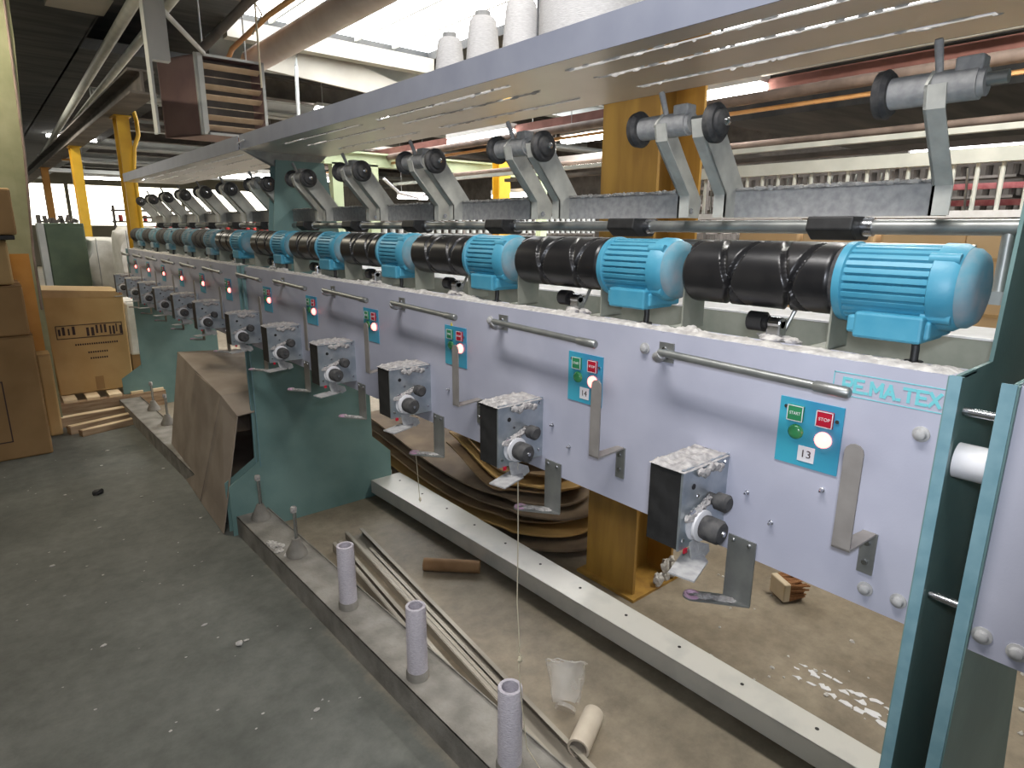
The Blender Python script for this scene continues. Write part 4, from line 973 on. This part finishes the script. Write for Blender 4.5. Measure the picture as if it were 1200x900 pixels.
# ------------------------------------------------------------------ cartons at the left of the aisle
def carton(name, x0, x1, y0, y1, z0, z1, m, label, group=None, rz=0, flaps=True, tape=True):
    t = thing(name, ((x0 + x1) / 2, (y0 + y1) / 2, z0), label, 'carton', group, rz)
    w, d, h = (x1 - x0) / 2, (y1 - y0) / 2, z1 - z0
    b = MB(); b.box(-w, w, -d, d, 0, h); b.build('box', m, t, bevel=.012)
    if flaps:
        b = MB(); b.box(-w, w, -d, -.003, h, h + .004); b.box(-w, w, .003, d, h, h + .004); b.build('top_flap', m, t)
    if tape:
        b = MB(); b.box(-w - .001, w + .001, -.03, .03, h + .003, h + .006); b.box(w, w + .001, -.03, .03, h - .1, h + .004); b.box(-.03, .03, -d - .001, -d, .0, .10); b.build('tape', 'tape', t)
    return t
G1 = 'cartons stacked at the aisle edge'
c = carton('carton', -.75, .205, 5.08, 5.7, 0, .80, 'kraftdark', 'large brown carton on the floor, bottom of the aisle stack', G1)
b = MB()
for a in ((-.10, .28, .12, .127), (-.10, .28, .52, .527), (-.10, -.093, .12, .52), (.273, .28, .12, .52)): b.box(a[0], a[1], -.3115, -.310, a[2], a[3])
b.build('printed_outline', 'ink', c)
carton('carton', -.75, .195, 5.10, 5.70, .806, 1.12, 'kraftdark', 'shallow brown carton, second from the floor in the aisle stack', G1)
carton('carton', -.70, .16, 5.13, 5.7, 1.13, 1.40, 'kraft', 'lighter kraft carton, third from the floor in the aisle stack', G1)
carton('carton', -.70, .215, 5.0, 5.4, 1.44, 1.715, 'kraftdark', 'small dark carton on top of the aisle stack', G1, flaps=False)
b = MB(); b.box(-.7, .20, 5.02, 5.6, 1.41, 1.437); tag(b.build('black_tray', 'black', bevel=.004), 'flat black tray between the two top cartons of the stack', 'tray')
carton('carton', .222, .30, 5.50, 5.70, 0, .60, 'kraft', 'narrow open carton squeezed between the aisle stack and the pallet', None, tape=False)
carton('carton', .20, .31, 6.05, 6.2, 0, .85, 'kraft', 'narrow tall carton behind the open one beside the printed carton', None, tape=False, flaps=False)
# pallet
t = thing('wooden_pallet', (.58, 6.35, 0), 'pale pine pallet under the big printed carton', 'pallet')
for i in range(6):
    x = -.33 + i * .155; MB().box(x - .045, x + .045, -.40, .40, .125, .145).build('deck_board', 'wood', t)
for y in (-.38, 0, .38): MB().box(-.38, .50, y - .035, y + .035, .03, .125).build('stringer', 'wooddark' if y < 0 else 'wood', t)
for y in (-.37, .37): MB().box(-.38, .50, y - .045, y + .045, 0, .03).build('bottom_board', 'wooddark', t)
# big printed carton (one bent upper edge)
t = thing('carton', (.63, 6.42, .147), 'big kraft carton with a dark printed band, standing on the pallet', 'carton')
b = MB(); b.solid([(-.27, -.28, 0), (.255, -.28, 0), (.262, -.28, .82), (-.31, -.28, .86)], (0, .55, 0)); b.build('box', 'kraft', t, bevel=.012)
b = MB(); b.solid([(-.31, -.283, .80), (.258, -.283, .775), (.262, -.283, .82), (-.31, -.283, .86)], (0, .003, 0)); b.build('top_fold', 'tape', t)
b = MB()
za, zb_ = .46, .57
for a in ((-.235, .225, za, za + .006), (-.235, .225, zb_ - .006, zb_), (-.235, -.229, za, zb_), (.219, .225, za, zb_)): b.box(a[0], a[1], -.2825, -.281, a[2], a[3])
rnd = random.Random(17); x = -.22
while x < .205:
    w = rnd.uniform(.008, .022)
    if not (-.12 < x < -.04): b.box(x, x + w, -.2825, -.281, za + rnd.choice((.012, .03)), zb_ - rnd.choice((.012, .028)))
    x += w + rnd.uniform(.008, .02)
b.build('printed_band', 'ink', t)
for z, w in ((.40, .30), (.33, .14), (.28, .12)):
    b = MB(); x = -w / 2 + .03
    while x < w / 2 + .03: b.box(x, x + .010, -.2825, -.281, z, z + .014); x += .016
    b.build('printed_line', 'ink', t)
MB().box(-.02, .04, -.2825, -.281, .02, .13).build('tape', 'kraftdark', t)
# film wrapped box standing behind and a cardboard post
t = thing('wrapped_box', (.97, 6.55, 0), 'brown box loosely wrapped in whitish film beside the printed carton', 'box')
MB().box(-.06, .06, -.3, .2, 0, .42).build('box', 'kraftdark', t); b = MB(); b.box(-.065, .065, -.31, .21, .40, .86); b.build('film', 'bale', t, bevel=.02)
# loose timbers
def timber(c, L, w, h, rz, z, label):
    t = thing('timber', (c[0], c[1], z), label, 'timber', 'loose timbers before the pallet', rz)
    MB().box(-L / 2, L / 2, -w / 2, w / 2, 0, h).build('plank', 'wooddark', t, bevel=.003)
    MB().box(-L / 2 + .01, L / 2 - .01, -w / 2 + .008, w / 2 - .008, h, h + .0015).build('sawn_top', 'wood', t)
timber((.64, 5.45), .52, .06, .045, .30, 0, 'short timber on the floor, nearest to the camera of those before the pallet')
timber((.60, 5.56), .56, .07, .06, .28, 0, 'thicker short timber just behind the nearest one')
timber((.60, 5.76), .62, .08, .075, .10, 0, 'whitish timber lying against the pallet front')

# green cabinet with clutter, bales
t = thing('green_cabinet', (.74, 8.7, 0), 'dark green steel cabinet behind the printed carton', 'cabinet')
MB().box(-.14, .22, -.2, .4, 0, 1.52).build('body', 'cabgreen', t, bevel=.01); MB().box(-.13, .21, -.21, -.2, .05, 1.48).build('door', 'cabgreen', t, bevel=.004)
tag(MB().box(-.20, -.14, -.22, .0, 0, 1.52).build('side_trim', 'beam', t), 'pale grey side strip')
b = MB(); rnd = random.Random(6)
for i in range(12): b.box(.56 + .03 * i, .59 + .03 * i, 8.55, 8.6 + rnd.random() * .2, 1.52, 1.54 + rnd.random() * .08, rot=Matrix.Rotation(rnd.uniform(-.5, .5), 3, 'Y'), piv=(.6 + .03 * i, 8.6, 1.52))
tag(b.build('tool_clutter', 'darkbeam'), 'jumble of dark tools lying on the green cabinet', 'tools', kind='stuff')
def bale(c, s, label, sd):
    t = thing('fibre_bale', (c[0], c[1], c[2]), label, 'bale', 'white wrapped bales')
    b = MB(); b.blob((0, 0, s[2] / 2), (s[0] * .56, s[1] * .56, s[2] * .52), seed=sd, amp=.12, sub=4, freq=5)
    for v in b.bm.verts:
        for k in range(3):
            lim = s[k] / 2 * (1 + .06 * math.sin(v.co.x * 20 + v.co.y * 13 + sd)); off = s[2] / 2 if k == 2 else 0
            q = (v.co[k] - off) * 1.25; v.co[k] = max(-lim, min(lim, q)) + off
    for v in b.bm.verts: v.co.z = max(0, v.co.z)
    b.build('wrapped_body', 'bale', t, smooth=True)
    b = MB()
    for x in (-.12, .12): b.tube([(x, -s[1] / 2 - .012, .02), (x, -s[1] / 2 - .012, s[2] + .005)], .005, 6)
    b.build('strap', 'wire', t)
bale((1.24, 8.9, 0), (.55, .5, .75), 'lower white bale wedged by the green cabinet', 1)
bale((1.47, 8.25, 0), (.50, .5, .82), 'lower white bale under the boxy upper one by the machine end', 2)
bale((1.20, 9.0, .75), (.48, .5, .60), 'slumped grey white bale, upper one next to the cabinet', 3)
bale((1.40, 8.3, .82), (.40, .5, .62), 'boxy white wrapped bale, upper one next to the machine end', 4)
bale((1.65, 9.6, 0), (.5, .5, 1.45), 'tall white bale at the back of the group', 5)

# ------------------------------------------------------------------ light
def area(name, loc, sx, sy, power, col=(1, 1, 1), rot=(0, 0, 0)):
    l = bpy.data.lights.new(name, 'AREA'); l.shape = 'RECTANGLE'; l.size = sx; l.size_y = sy; l.energy = power; l.color = col
    o = bpy.data.objects.new(name, l); COL.objects.link(o); o.location = loc; o.rotation_euler = rot; return o
area('aisle_lamp', (.1, .6, 3.05), .3, 1.4, 42, (1, .97, .95))
area('aisle_lamp', (.0, 5.4, 3.05), .3, 1.4, 34, (1, .90, .72))
area('aisle_lamp', (.3, 9.5, 3.05), .3, 1.4, 40, (1, .93, .8))
area('back_lamp', (2.9, .6, 2.9), .3, 1.6, 50, (1, .97, .90))
area('hall_lamp', (6, 11, 3.2), 3, 1.5, 190, (1, .98, .94))
area('hall_lamp', (4, 18, 3.2), 3, 1.5, 190, (1, .98, .94))
area('hall_lamp', (6.5, 3, 2.9), 1.0, 2.0, 60, (1, .98, .94))
# camera flash: a small lamp above the lens
fl = bpy.data.lights.new('camera_flash', 'SPOT'); fl.energy = 24; fl.color = (.86, .90, 1); fl.spot_size = 1.7; fl.spot_blend = .6; fl.shadow_soft_size = .03
fo = bpy.data.objects.new('camera_flash', fl); COL.objects.link(fo); fo.matrix_world = Matrix.Translation(u2 * .06 + r2 * .02) @ mw
w = bpy.data.worlds.new('world'); scn.world = w; w.use_nodes = True
w.node_tree.nodes['Background'].inputs[0].default_value = (.85, .92, 1, 1); w.node_tree.nodes['Background'].inputs[1].default_value = .28

vs = scn.view_settings; vs.view_transform = 'Standard'; vs.look = 'None'; vs.exposure = .43; vs.gamma = 1; vs.use_curve_mapping = False
